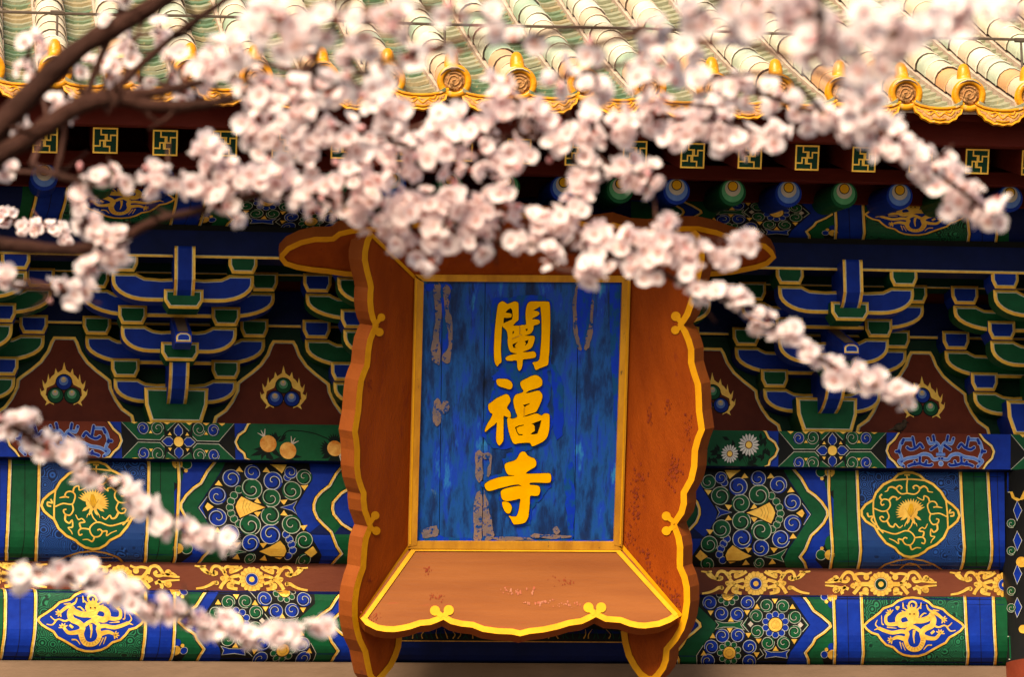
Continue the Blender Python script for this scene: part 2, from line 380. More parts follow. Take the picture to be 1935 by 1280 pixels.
# --- ornament traced on the right half of the bay, laid on the beam faces, and mirrored to the left half
TU, TM, TL, TN, TP = (1300, 880, 6.4), (1600, 880, 5.776), (1300, 1060, 6.4), (1600, 1060, 5.776), (1600, 800, 5.776)
TQ = (1300, 800, 6.45)
mU = lambda x, y, o: hitprof(x, y, UPB, o)
mL = lambda x, y, o: hitprof(x, y, LOB, o)
mB = lambda x, y, o: hitY(x, y, .02-o)
def mP(x, y, o):
    p = hitY(x, 852+(y-852)*1.09, -.14-o); p.z = min(max(p.z, PBZ0+.0005), ZC-.0005); return p
cU = [888, 893, 899, 906]+list(range(1022, 1078, 6)); cL = [1130, 1135, 1141, 1148]+list(range(1202, 1262, 6))
def gilt(d, T, pts, w=5.2, lv=3, sm=0, white=True, left=1):
    p = S(T, pts)
    d.rib(p, w+3, 'black', lv-.5, sm=sm)
    d.rib(p, w, 'gold', lv, sm=sm)
    if white: d.rib([(x-left*w*.42, y) for x, y in (cr(p, sm) if sm else p)], 1.3, 'white', lv+.5)
def upper_scroll(side):
    d = Decor(mU, cU); s = lambda p: S(TU, p)
    d.poly(s([(-700, 40), (170, 40), (170, 270), (350, 560), (340, 650), (230, 830), (30, 1130), (30, 1280), (-700, 1280)]), 'blue', 0)
    d.poly(s([(30, 1280), (30, 1130), (230, 830), (340, 650), (350, 560), (170, 270), (170, 40), (1150, 40), (1210, 170), (1490, 595), (1200, 1020), (1160, 1150), (1200, 1280)]), 'black', .2)
    d.poly(s([(1150, 40), (1280, 40), (1370, 160), (1420, 250), (1450, 300), (1540, 370), (1620, 450), (1690, 560), (1690, 620), (1640, 700), (1570, 770), (1500, 850), (1470, 930), (1430, 1020), (1360, 1110), (1410, 1180), (1450, 1280), (1200, 1280), (1160, 1150), (1215, 1020), (1500, 595), (1220, 165)]), 'green', .4)
    d.poly(s([(1280, 40), (1370, 160), (1420, 250), (1450, 300), (1540, 370), (1620, 450), (1690, 560), (1690, 620), (1640, 700), (1570, 770), (1500, 850), (1470, 930), (1430, 1020), (1360, 1110), (1410, 1180), (1450, 1280), (1760, 1280), (1760, 40)]), 'blue', .6)
    Z0 = [(-230, 40), (-130, 160), (-80, 250), (-50, 302), (40, 370), (110, 450), (138, 530), (138, 595), (100, 690), (20, 775), (-60, 850), (-90, 930), (-130, 1020), (-200, 1110), (-150, 1180), (-110, 1280)]
    d.poly(s([(-700, 40)]+Z0+[(-700, 1280)]), 'green', .7)
    gilt(d, TU, Z0, 5)
    d.poly(s([(-700, 300), (-190, 380), (-80, 500), (-80, 640), (-190, 760), (-700, 860)]), 'blue', 1); gilt(d, TU, [(-330, 300), (-190, 385), (-90, 500), (-80, 570), (-95, 640), (-190, 755), (-330, 840)], 5)
    gilt(d, TU, [(1270, 40), (1370, 160), (1420, 250), (1450, 305), (1540, 370), (1620, 450), (1685, 550), (1690, 600), (1640, 700), (1570, 775), (1490, 850), (1455, 930), (1420, 1020), (1355, 1110), (1410, 1180), (1440, 1280)], 5.2)
    for x, y, r in ((610, 258, 105), (850, 160, 88), (1095, 235, 98), (1262, 450, 98), (1265, 705, 100), (1125, 895, 102), (880, 1000, 96), (655, 893, 112), (400, 150, 70)):
        d.spiral(s([(x, y)])[0], r/6.4, 'blue', rnd.uniform(0, 6), rnd.choice((-1, 1)))
    for x, y, r in ((392, 368, 106), (637, 460, 104), (862, 358, 118), (648, 675, 108), (406, 770, 106), (888, 788, 118), (245, 200, 86), (258, 955, 96), (230, 1200, 80), (860, 1185, 60)):
        d.spiral(s([(x, y)])[0], r/6.4, 'green', rnd.uniform(0, 6), rnd.choice((-1, 1)))
    for k, (x, y) in enumerate(((1010, 370), (1070, 440), (1105, 510), (1120, 585), (1105, 655), (1075, 720), (1020, 775))):
        d.disc(s([(x, y)])[0], 8, 'black', 1.2); d.disc(s([(x, y)])[0], 7.3, 'green', 1.4); d.ring(s([(x, y)])[0], 6.8, .9, 'white', 1.6)
    for k, (x, y) in enumerate(((470, 890), (430, 950), (400, 1010), (380, 1080), (420, 1150), (440, 210), (420, 160))):
        d.disc(s([(x, y)])[0], 8, 'black', 1.2); d.disc(s([(x, y)])[0], 7.3, 'blue', 1.4); d.ring(s([(x, y)])[0], 6.8, .9, 'white', 1.6)
    for P in ([(708, 575), (850, 520), (985, 450), (1030, 510), (1055, 575), (1035, 640), (1005, 705), (850, 630)],
              [(770, 1100), (650, 1040), (540, 968), (480, 1030), (455, 1090), (470, 1150), (510, 1190), (640, 1150)],
              [(445, 60), (505, 165), (580, 100), (640, 60)], [(90, 1100), (150, 1025), (240, 1105), (150, 1160)], [(1310, 580), (1380, 532), (1410, 580), (1380, 632)]):
        c = (sum(p[0] for p in P)/len(P), sum(p[1] for p in P)/len(P))
        d.poly(s([(c[0]+(x-c[0])*1.16, c[1]+(y-c[1])*1.16) for x, y in P]), 'black', 3); d.poly(s(P), 'gold', 3.4)
    P = [(860, 565), (900, 530), (940, 560), (985, 500)]
    for k in range(3): d.rib(s([(880+35*k, 520-18*k), (905+35*k, 575), (880+35*k, 625+18*k)]), .9, 'darkgold', 3.8)
    for x, y in ((245, 325), (490, 505), (800, 500), (490, 640), (800, 655), (265, 805), (685, 130), (1000, 130), (1245, 300), (1270, 860), (730, 1025), (1040, 1025), (700, 1180), (1020, 1170)):
        sx = 45; sy = 30 if y % 2 else -30
        d.poly(s([(x-sx, y-sy), (x+sx, y-sy*.7), (x, y+sy*1.2)]), 'gold', 2.8)
    d.poly(s([(335, 488), (400, 530), (530, 570), (400, 605), (340, 652), (380, 570)]), 'blue', 2.6); d.rib(s([(335, 488), (400, 530), (530, 570), (400, 605), (340, 652), (380, 570)]), .9, 'white', 2.9, True)
    d.poly(s([(920, 1110), (1060, 1080), (1200, 1008), (1130, 1110), (1160, 1172), (1060, 1135)]), 'green', 2.6); d.rib(s([(920, 1110), (1060, 1080), (1200, 1008), (1130, 1110), (1160, 1172), (1060, 1135)]), .9, 'white', 2.9, True)
    d.poly(s([(1380, 465), (1478, 595), (1398, 718), (1440, 600)]), 'blue', 2.6); d.rib(s([(1380, 460), (1482, 595), (1398, 722)]), 1, 'white', 2.9)
    gilt(d, TU, [(1705, 40), (1702, 300), (1722, 620), (1748, 1000), (1746, 1090), (1715, 1280)], 5.2)
    for cx, cy, q in ((1700, 1085, 1), (1690, 80, -1)):
        d.poly(s([(1760, cy-q*330), (1700, cy-q*230), (1650, cy-q*120), (1560, cy-q*30), (1540, cy+q*60), (1640, cy+q*170), (1760, cy+q*170)]), 'black', 1)
        d.disc(s([(1610, cy)])[0], 10, 'green', 1.6); d.ring(s([(1610, cy)])[0], 9.6, .9, 'white', 1.8)
        d.disc(s([(1720, cy-q*140)])[0], 10, 'green', 1.6, ry=15); d.disc(s([(1620, cy-q*80)])[0], 3.4, 'gold', 2)
        d.disc(s([(1715, cy)])[0], 9.5, 'gold', 2.4)
    return d
def upper_medallion(side):
    d = Decor(mU, cU); s = lambda p: S(TM, p)
    d.poly(s([(-175, 20), (110, 20), (130, 500), (160, 950), (120, 1180), (-170, 1180), (-145, 1060), (-160, 500)]), 'green', 0)
    d.poly(s([(1250, 20), (1530, 20), (1560, 500), (1590, 900), (1540, 1180), (1245, 1180), (1280, 1000)]), 'green', 0)
    d.poly(s([(1545, 20), (1720, 20), (1730, 1180), (1545, 1180), (1590, 1000), (1570, 500)]), 'blue', 0)
    d.poly(s([(110, 20), (1245, 20), (1260, 500), (1290, 900), (1270, 1060), (1240, 1180), (110, 1180), (155, 1060), (155, 950), (130, 500)]), 'bluescroll', .3)
    for p in ([(110, 20), (128, 500), (152, 930), (142, 1040), (108, 1180)], [(1238, 20), (1258, 500), (1285, 900), (1272, 1050), (1235, 1180)], [(1535, 20), (1562, 500), (1585, 900), (1578, 1040), (1535, 1180)]):
        gilt(d, TM, p, 5.4)
    for x in (-10, 1385, 1640): d.rib(s([(x, 20), (x+15, 600), (x+30, 1100)]), 1.1, 'black', .8)
    O = [(510, 155), (560, 100), (640, 75), (720, 80), (800, 110), (850, 160), (940, 205), (1030, 290), (1085, 385), (1150, 430), (1212, 490), (1232, 550), (1205, 610), (1150, 660), (1105, 692), (1060, 790), (980, 865), (880, 915), (850, 945), (780, 985), (700, 1003), (630, 992), (570, 955), (530, 905), (430, 850), (350, 750), (305, 670), (210, 612), (165, 550), (162, 490), (205, 430), (290, 378), (320, 300), (400, 210)]
    o = s(O); c = (695, 540)
    d.poly(offset_poly(o, -3.2), 'black', 1); d.poly(o, 'green', 1.4); d.rib(o, 4.4, 'gold', 3, True)
    g = lambda p, w=2.6, t=None: d.rib(s(p), w, 'gold', 2.4, sm=5, taper=t)
    g([(510, 165), (600, 155), (680, 152), (760, 155), (845, 165)], 3); g([(1083, 385), (1098, 520), (1105, 690)], 3); g([(292, 380), (290, 480), (300, 570), (340, 670), (400, 740)], 3)
    g([(655, 110), (662, 160), (655, 220), (658, 305)]); g([(630, 105), (690, 105)], 3)
    g([(658, 305), (600, 312), (555, 280), (545, 245), (575, 222), (602, 240), (590, 262)]); g([(548, 262), (500, 238), (460, 245), (445, 275), (415, 290)], 3.2, (1.2, .5))
    g([(658, 305), (740, 315), (790, 280), (790, 240), (755, 220), (725, 238), (738, 260)]); g([(788, 262), (840, 228), (880, 255), (890, 285), (942, 295)], 3.2, (1.2, .5))
    g([(300, 470), (380, 502), (440, 492), (475, 440), (460, 385), (405, 370), (372, 405), (385, 435), (410, 425)]); g([(462, 380), (500, 345), (545, 355), (545, 380), (590, 345)], 3.2, (1.2, .5)); g([(385, 385), (362, 345), (385, 315)], 3.4)
    g([(435, 495), (462, 560), (430, 610), (385, 610), (362, 575), (385, 560), (405, 575)]); g([(440, 605), (470, 660), (510, 672), (530, 640), (575, 682), (612, 655)], 3.2, (1.2, .5))
    g([(1090, 560), (1010, 525), (920, 530), (890, 480), (885, 425), (925, 395), (970, 405), (985, 445), (945, 460)]); g([(980, 450), (1045, 465)], 3.2, (1.2, .4)); g([(905, 410), (890, 355), (845, 335), (835, 380), (768, 350)], 3.2, (1, .5))
    g([(915, 530), (905, 590), (940, 645), (990, 635), (1005, 595), (975, 585)]); g([(985, 640), (990, 700), (950, 730), (920, 700), (918, 770), (960, 780), (930, 820), (918, 850)], 3.2, (1.1, .5))
    g([(330, 690), (420, 722), (530, 750), (640, 715), (705, 735), (742, 795), (705, 865), (645, 865), (612, 820), (635, 790), (662, 800)]); g([(612, 815), (565, 808), (565, 855), (520, 825), (462, 800)], 3.2, (1, .5))
    g([(740, 792), (820, 785), (855, 815), (845, 855), (815, 845)]); g([(830, 785), (842, 730), (790, 715), (820, 680), (855, 690), (882, 640)], 3.2, (1, .5)); g([(690, 865), (710, 920), (760, 900), (812, 905)], 3.2, (1.1, .5)); g([(722, 600), (705, 660), (668, 708)], 2.2)
    g([(225, 520), (240, 560), (285, 560), (270, 600), (320, 655)], 3); g([(1135, 480), (1120, 520), (1165, 515), (1165, 550), (1130, 555)], 3)
    for k in range(21):
        a = math.pi*(.88+1.24*k/20) if k < 17 else math.pi*(.22+.56*(k-17)/3); L = 168 if k < 17 else 150
        p = (700+L*math.cos(a), 515+L*.92*math.sin(a)); q = Vector((-math.sin(a), math.cos(a)))*15
        d.poly(s([(700+50*math.cos(a)+q.x, 515+50*math.sin(a)+q.y), (700+110*math.cos(a)+q.x, 515+105*math.sin(a)+q.y), p, (700+110*math.cos(a)-q.x, 515+105*math.sin(a)-q.y), (700+50*math.cos(a)-q.x, 515+50*math.sin(a)-q.y)]), 'gold', 2+.02*k)
    d.disc(s([(700, 505)])[0], 13, 'gold', 3, ry=14); d.poly(s([(660, 500), (690, 420), (720, 420), (735, 500), (710, 560), (680, 555)]), 'yellow', 3.6)
    for k in range(5): d.rib(s([(700, 570), (640+30*k, 470)]), .7, 'darkgold', 4)
    for x, q in ((640, -1), (760, 1)): d.rib(s([(690+q*18, 590), (x, 640), (x+q*8, 668)]), 2.4, 'gold', 2.2, taper=(1, .4))
    w = s([(330, 1150), (420, 1085), (560, 1040), (690, 1022), (830, 1040), (950, 1085), (1050, 1150)]); d.rib(w, 3, 'darkgold', 2.6)
    d.rib(s([(560, 1150), (640, 1085), (690, 1070), (760, 1085), (830, 1150)]), 2.4, 'darkgold', 2.6); d.rib(s([(470, 1090), (920, 1090)]), 1.4, 'darkgold', 2.4)
    return d
def flower(d, c, r, petal, n, lv=2.5):
    for k in range(n):
        a = 6.2832*(k+.5)/n; p = (c[0]+r*1.5*math.cos(a), c[1]+r*1.5*math.sin(a))
        d.disc(p, r*.56, 'black', lv-.5); d.disc(p, r*.5, petal, lv-.2); d.ring(p, r*.46, .8, 'white', lv)
    d.disc(c, r*1.15, 'black', lv+.3); d.disc(c, r, 'gold', lv+.6)
    d.ring(c, r*.6, .6, 'darkgold', lv+.9)
def lower_scroll(side, mp=mL, cuts=cL, tf=None):
    d = Decor(mp, cuts, tf); s = lambda p: S(TL, p); one = lambda x, y: s([(x, y)])[0]
    d.poly(s([(-700, 380), (130, 380), (130, 560), (340, 760), (330, 840), (240, 960), (100, 1130), (100, 1290), (-700, 1290)]), 'green', 0)
    Z0 = [(-220, 400), (-120, 500), (-50, 610), (50, 680), (140, 760), (148, 800), (70, 870), (-30, 945), (-60, 1010), (-150, 1120), (-115, 1200), (-110, 1290)]
    d.poly(s([(-700, 400)]+Z0+[(-700, 1290)]), 'blue', .4)
    gilt(d, TL, Z0, 5)
    d.poly(s([(-700, 600), (-180, 640), (-70, 740), (-70, 830), (-180, 930), (-700, 960)]), 'green', .9); gilt(d, TL, [(-320, 600), (-180, 650), (-80, 745), (-66, 790), (-80, 830), (-180, 920), (-320, 980)], 5)
    d.poly(s([(130, 380), (1180, 380), (1240, 440), (1470, 780), (1240, 1100), (1180, 1290), (100, 1290), (100, 1130), (240, 960), (330, 840), (340, 760), (130, 560)]), 'black', .2)
    Z = [(1370, 400), (1450, 500), (1520, 610), (1620, 680), (1715, 765), (1725, 800), (1650, 870), (1540, 945), (1510, 1010), (1420, 1120), (1455, 1200), (1460, 1290)]
    d.poly(s([(1180, 380)]+Z+[(1180, 1290), (1240, 1110), (1480, 780), (1250, 440)]), 'blue', .4)
    d.poly(s(Z+[(1790, 1290), (1790, 380)]), 'green', .6); gilt(d, TL, Z, 5)
    for x, y, a in ((950, 548, 0), (1145, 555, 1), (1290, 688, 2), (1292, 862, 3), (1158, 1000, 4), (970, 1003, 5), (838, 862, 0), (825, 672, 1)):
        d.spiral(one(x, y), 11.6, 'green', a*.8+2, (-1, 1)[a % 2])
    for x, y in ((260, 510), (403, 642), (595, 650), (722, 510), (415, 912), (603, 905), (280, 1045), (745, 1045), (240, 1215), (740, 1225)):
        d.spiral(one(x, y), 12.4, 'blue', x*.01, 1 if x < 500 else -1)
    flower(d, one(1058, 778), 13, 'blue', 10); flower(d, one(500, 1120), 11.6, 'green', 9); flower(d, one(482, 415), 11, 'green', 9)
    for P in ([(330, 728), (420, 755), (560, 755), (662, 728), (638, 780), (682, 842), (560, 808), (430, 808), (330, 832), (372, 780)],):
        d.poly(s(P), 'green', 1.6); d.rib(s(P), 1, 'white', 1.9, True)
    P = [(915, 1080), (1000, 1110), (1130, 1110), (1230, 1080), (1190, 1130), (1200, 1185), (1060, 1165), (930, 1185), (950, 1130)]
    d.poly(s(P), 'blue', 1.6); d.rib(s(P), 1, 'white', 1.9, True)
    for a in ([(725, 690), (660, 780), (735, 865)], [(1380, 690), (1455, 785), (1385, 865)]):
        d.poly(s(a+[(a[1][0]+(25 if a[1][0] < 1000 else -25), a[1][1])]), 'green', 1.6); d.rib(s(a), 1.1, 'white', 1.9)
    d.rib(s([(820, 510), (880, 430)]), 1, 'white', 1.9); d.rib(s([(840, 1200), (915, 1140), (870, 1070)]), 1, 'white', 1.9); d.rib(s([(185, 1030), (105, 1150), (110, 1280)]), 1, 'white', 1.9)
    for x, y in ((275, 635), (520, 715), (715, 630), (835, 560), (1050, 490), (1265, 560), (300, 915), (505, 845), (730, 905), (855, 975), (1060, 1070), (1285, 980), (190, 1125), (830, 1140)):
        q = -1 if y in (715, 560, 915, 1070, 1125) else 1
        d.poly(s([(x-36, y-q*26), (x+36, y-q*26), (x, y+q*34)]), 'gold', 2.2)
    for x, y in ((757, 772), (1360, 780)): d.poly(s([(x-34, y), (x, y-36), (x+34, y), (x, y+36)]), 'offwhite', 2.2)
    gilt(d, TL, [(1757, 400), (1772, 760), (1780, 1010), (1768, 1290)], 5)
    for cy, q in ((1140, 1), (440, -1)):
        d.poly(s([(1790, cy-q*190), (1700, cy-q*90), (1610, cy), (1650, cy+q*140), (1790, cy+q*140)]), 'black', 1)
        d.disc(one(1650, cy), 7, 'blue', 1.6); d.ring(one(1650, cy), 6.6, .9, 'white', 1.8); d.disc(one(1740, cy-q*95), 7, 'blue', 1.6)
        d.disc(one(1675, cy-q*60), 3.4, 'gold', 2); d.disc(one(1745, cy), 9, 'gold', 2.4)
    return d
def dragon(d, s, gd='gold'):
    t = lambda p, w, tp=(1, 1): d.rib(s(p), w, gd, 3, sm=5, taper=tp)
    t([(720, 640), (660, 590), (590, 600), (560, 650), (590, 705), (660, 700), (740, 660), (830, 655), (905, 625), (935, 585)], 11, (1, 1))
    t([(900, 590), (945, 640), (930, 710), (860, 745), (822, 790), (835, 870), (800, 950), (740, 975), (675, 950), (645, 880), (660, 800), (600, 775), (500, 790), (420, 770), (350, 740)], 11.5, (1, .55))
    t([(350, 740), (315, 700), (335, 650)], 3, (1, .4)); t([(340, 745), (300, 760)], 3, (1, .4))
    t([(560, 690), (480, 700), (432, 680), (430, 610), (470, 580)], 6.5, (1.2, .7)); t([(930, 560), (990, 590), (1050, 640)], 7, (1, .7)); t([(930, 560), (890, 530), (870, 480)], 5, (1, .3)); t([(940, 545), (1010, 550)], 4, (1, .3))
    t([(830, 830), (900, 850), (970, 850), (1015, 800)], 8, (1.2, .6)); t([(640, 860), (560, 840), (500, 860)], 8, (1.2, .6))
    t([(935, 700), (1000, 730), (1060, 710), (1105, 720), (1150, 680)], 4, (1, .4)); t([(1090, 720), (1130, 770), (1190, 765)], 3.4, (1, .4)); t([(440, 730), (545, 742)], 2.6, (1, .3)); t([(380, 600), (385, 690), (405, 700)], 2.6, (.4, 1))
    for x, y, a0 in ((475, 575, 4), (1050, 645, .4), (1020, 795, 5), (490, 870, 3)):
        for k in range(5):
            a = a0-1.4+k*.7; t([(x, y), (x+48*math.cos(a), y+44*math.sin(a))], 3.2, (1.2, .5))
    for k in range(7):
        a = .25+k*.45; t([(715+60*math.cos(a+2.6), 590+60*math.sin(a+2.6)), (715+118*math.cos(a+2.6), 560+80*math.sin(a+2.6))], 3.4, (1.2, .4))
    d.disc(s([(715, 585)])[0], 13, gd, 3.2); d.ring(s([(718, 490)])[0], 7.2, 3.4, gd, 3.1); d.poly(s([(660, 640), (770, 640), (745, 690), (690, 690)]), gd, 3.3)
    t([(620, 530), (612, 460)], 2.6, (1.2, .5)); t([(805, 530), (812, 460)], 2.6, (1.2, .5)); t([(560, 540), (545, 515), (575, 512)], 4); t([(800, 620), (840, 580), (870, 580)], 3.4, (1, .4))
    t([(650, 770), (720, 725), (800, 770)], 7); t([(738, 760), (730, 830), (738, 905)], 4.5, (1.2, .3)); t([(580, 890), (600, 970)], 2.4, (1, .4)); t([(605, 900), (640, 985)], 2.4, (1, .4)); t([(840, 975), (880, 930), (930, 925)], 3, (.5, 1)); t([(920, 800), (955, 770)], 4.5)
    for x in (690, 735): d.disc(s([(x, 585)])[0], 1.6, 'black', 3.9)
    for k in range(9):
        a = k*.35-.2; d.rib(s([(740+70*math.cos(a), 890+60*math.sin(a)), (740+105*math.cos(a), 890+95*math.sin(a))]), .7, 'darkgold', 3.8)
CART = [(190, 712), (240, 660), (300, 618), (360, 570), (400, 525), (500, 490), (560, 442), (640, 412), (720, 405), (820, 417), (890, 452), (940, 500), (1050, 532), (1110, 590), (1180, 640), (1255, 690), (1280, 722), (1240, 770), (1180, 810), (1120, 842), (1080, 900), (1000, 940), (930, 980), (860, 1022), (780, 1045), (700, 1047), (620, 1032), (560, 1000), (510, 950), (430, 922), (380, 870), (340, 812), (270, 790), (220, 752)]
def lower_cartouche(side, mp=mL, cuts=cL, tf=None, gd='gold'):
    d = Decor(mp, cuts, tf); s = lambda p: S(TN, p)
    d.poly(s([(-135, 370), (160, 370), (175, 1190), (-140, 1190), (-120, 800)]), 'blue', 0)
    d.poly(s([(160, 370), (1290, 370), (1330, 1190), (160, 1190)]), 'greenscroll', .2)
    d.poly(s([(1290, 370), (1600, 370), (1625, 1190), (1330, 1190)]), 'blue', 0); d.poly(s([(1600, 370), (1750, 370), (1760, 1190), (1625, 1190)]), 'green', 0)
    d.rib(s([(200, 400), (1255, 400), (1270, 1110), (225, 1110)]), .9, 'deepgreen', .6, True)
    for p in ([(158, 370), (172, 750), (182, 1020), (160, 1190)], [(1288, 370), (1305, 750), (1325, 1020), (1308, 1190)], [(1598, 370), (1612, 750), (1628, 1020), (1612, 1190)]): gilt(d, TN, p, 5.2)
    for x in (5, 1450): d.rib(s([(x, 370), (x+20, 1150)]), 1.1, 'black', .8)
    o = s(CART); d.poly(offset_poly(o, -3.4), 'black', 1); d.poly(o, 'blue', 1.4); d.rib(o, 4, 'gold', 3, True); dragon(d, s, gd)
    return d
def band_scroll(cx, cy, eye, kind, mp):
    d = Decor(mp); s = lambda p, q: [(cx+q*x/6.4, cy+y/6.4) for x, y in p]
    for q in (-1, 1):
        t = lambda p, w, tp=(1, 1): d.rib(s(p, q), w, 'gold', 2, sm=5, taper=tp)
        b = lambda x, y, r: d.disc(s([(x, y)], q)[0], r, 'gold', 2)
        if kind == 0:
            t([(140, -45), (220, -25), (300, 20), (345, 70), (370, 118)], 6.5); t([(140, 50), (220, 25), (290, -30), (330, -90), (350, -140)], 6, (1, .9))
            t([(110, -150), (150, -120), (200, -95), (245, -80), (240, -120), (205, -120)], 6, (1, .8)); t([(150, -145), (230, -140), (290, -145), (320, -110), (300, -70)], 5.5)
            t([(340, -100), (380, -145), (440, -145), (470, -95), (455, -50), (410, -60), (415, -85)], 5.5); b(428, -70, 4.2); t([(430, -70), (500, -70), (560, -130), (660, -150)], 7, (1, .4)); t([(480, -60), (540, -80), (590, -130), (530, -150)], 5.5, (1, .6))
            t([(170, 118), (220, 110), (270, 95), (270, 60), (225, 55), (235, 80)], 6); b(235, 78, 4); t([(400, 45), (450, 50), (490, 75), (560, 105), (650, 120)], 7, (1, .5)); b(410, 50, 4); t([(300, -20), (350, -10), (330, 15)], 6)
        else:
            t([(130, 0), (230, 0), (290, 0), (320, -5)], 8.5); t([(240, 0), (290, -60), (310, -110), (240, -130), (170, -120), (110, -145)], 6.5, (1, .6)); t([(240, 5), (290, 70), (330, 118)], 7)
            b(175, -85, 5.5); b(185, 75, 6); t([(150, 118), (210, 105), (260, 118)], 6); t([(310, -50), (345, -130), (410, -145), (460, -100), (480, -45), (420, -30), (390, -60), (420, -80)], 6); t([(470, -50), (540, -40), (600, -25), (675, -20)], 7, (1.2, .4)); b(545, -70, 6); t([(540, -80), (600, -60), (640, -30)], 4)
            t([(420, 30), (480, 45), (560, 25), (675, 15)], 7, (1, .4)); t([(390, 60), (440, 45), (470, 90), (460, 118)], 6); b(545, 70, 6); t([(500, 60), (540, 90), (570, 60)], 5); t([(320, -5), (350, 20), (310, 40)], 6)
    d.disc((cx, cy-.3), 21.5, 'gold', 2.6, 28, 22); 
    for k in range(16):
        a = 6.2832*k/16; d.rib([(cx+13*math.cos(a), cy+13*math.sin(a)), (cx+21*math.cos(a), cy+21*math.sin(a))], .7, 'darkgold', 3)
        d.disc((cx+20.5*math.cos(a+.2), cy+20.5*math.sin(a+.2)), 3.2, 'gold', 2.5, 8)
    d.ring((cx, cy), 12.6, 1.2, 'darkgold', 3); d.disc((cx, cy), 11.6, 'white', 3.2); d.disc((cx, cy), 10.6, eye, 3.4); d.disc((cx+.3, cy), 5, 'gold', 3.7)
    return d
for mir in (False, True):
    upper_scroll(0).build('flower_scroll', up_beam, mir); upper_medallion(0).build('lotus_medallion', up_beam, mir)
    lower_scroll(0).build('flower_scroll', lo_beam, mir); lower_cartouche(0).build('dragon_cartouche', lo_beam, mir)
    for px, py, e, k in ((1428, 1104, 'blue', 0), (1664.5, 1105, 'deepgreen', 1), (1898, 1106, 'blue', 0)):
        band_scroll(px, py, e, k, mB).build('gilt_rosette', band, mir)
# centre of the lower beam, seen under the plaque
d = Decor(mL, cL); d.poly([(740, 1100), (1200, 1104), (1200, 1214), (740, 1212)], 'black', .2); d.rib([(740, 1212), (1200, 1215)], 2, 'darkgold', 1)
for k in range(44):
    x = 770+k*9.5; d.rib([(x, 1208), (x+rnd.uniform(-6, 6), 1200), (x+rnd.uniform(-9, 9), 1190)], 2.4, rnd.choice(('deepgreen', 'darkgold', 'deepgreen')), 1+.01*k, sm=3, taper=(1, .3))
d.build('centre_panel', lo_beam)

# --- plate beam ornament
def knot(d, cx, cy):
    s = lambda p: [(cx+x/6.45, cy+y/6.45) for x, y in p]
    d.poly(s([(-660, -230), (660, -230), (660, 240), (-660, 240)]), 'black', .3)
    for q in (-1, 1):
        for v in (-1, 1):
            P = [(q*655, v*225), (q*470, v*15), (q*215, v*15), (q*160, v*70), (q*170, v*150), (q*230, v*225)]
            d.poly(s(P), 'green', .8); d.rib(s([(q*655, v*225), (q*470, v*15), (q*215, v*15), (q*165, v*65)]), 1.1, 'white', 1.2)
            d.spiral(s([(q*410, v*138)])[0], 9.6, 'blue', 0 if q > 0 else 3.1, q*v, 1.6); d.spiral(s([(q*240, v*142)])[0], 10.6, 'green', 3, -q*v, 1.6)
            d.poly(s([(q*300, v*85), (q*345, v*85), (q*322, v*118)]), 'gold', 2.4); d.poly(s([(q*80, v*70), (q*125, v*70), (q*100, v*105)]), 'gold', 2.4)
            for x in (510, 325, 130): d.poly(s([(q*(x-40), v*225), (q*(x+40), v*225), (q*x, v*185)]), 'gold', 2.4)
            d.poly(s([(q*20, v*225), (q*140, v*110), (q*160, v*225)]), 'green', 1); d.rib(s([(q*30, v*210), (q*125, v*120)]), 1, 'white', 1.4)
    for a in range(4):
        c_, s_ = math.cos(a*math.pi/2), math.sin(a*math.pi/2)
        P = [(x*c_-y*s_, x*s_+y*c_) for x, y in ((60, -15), (95, -50), (140, -48), (195, 0), (140, 48), (95, 50), (60, 15))]
        d.poly(s(P), 'blue', 2.2); d.rib(s(P), 1, 'white', 2.5, True)
    d.disc((cx, cy), 10.2, 'black', 2.8); d.disc((cx, cy), 8.6, 'gold', 3)
def curls(d):
    s = lambda p: S(TP, p)
    L = [[(1020, 330), (1040, 260), (1080, 220), (1140, 230), (1165, 180)], [(1070, 250), (1130, 290)], [(1095, 200), (1105, 155)], [(1040, 380), (1100, 390), (1140, 350), (1210, 335), (1290, 365), (1390, 380), (1450, 410)], [(1220, 270), (1250, 235), (1290, 270), (1350, 290), (1390, 270)], [(1310, 260), (1330, 170)], [(1330, 190), (1440, 200), (1480, 300)], [(1430, 190), (1445, 230)], [(1475, 310), (1510, 310)], [(1475, 320), (1450, 380), (1480, 410), (1430, 460)], [(1250, 370), (1245, 430), (1150, 450), (1120, 440)], [(1245, 430), (1330, 440), (1375, 455)], [(1190, 430), (1180, 410)], [(1300, 440), (1310, 415)]]
    for q in (-1, 1):
        for i, p in enumerate(L):
            pp = s([(1025+q*(x-1025), y) for x, y in p]); d.rib(pp, 6.6, 'paleblue', 2, sm=4); d.rib(pp, 4.8, 'blue' if i % 3 else 'lightblue', 3, sm=4)
            for e in (pp[0], pp[-1]): d.disc(e, 3.3, 'paleblue', 2); d.disc(e, 2.4, 'blue', 3)
    d.poly(s([(975, 325), (1075, 325), (1075, 355), (975, 355)]), 'lightblue', 3.6); d.disc(s([(1028, 432)])[0], 5, 'paleblue', 2); d.disc(s([(1028, 432)])[0], 3.8, 'lightblue', 3)
LOBE_L = [(600, 70), (570, 115), (520, 190), (455, 245), (437, 305), (470, 375), (520, 415), (560, 465), (620, 520)]
LOBE_R = [(1420, 70), (1450, 115), (1500, 195), (1580, 255), (1607, 310), (1585, 380), (1530, 430), (1490, 510), (1480, 520)]
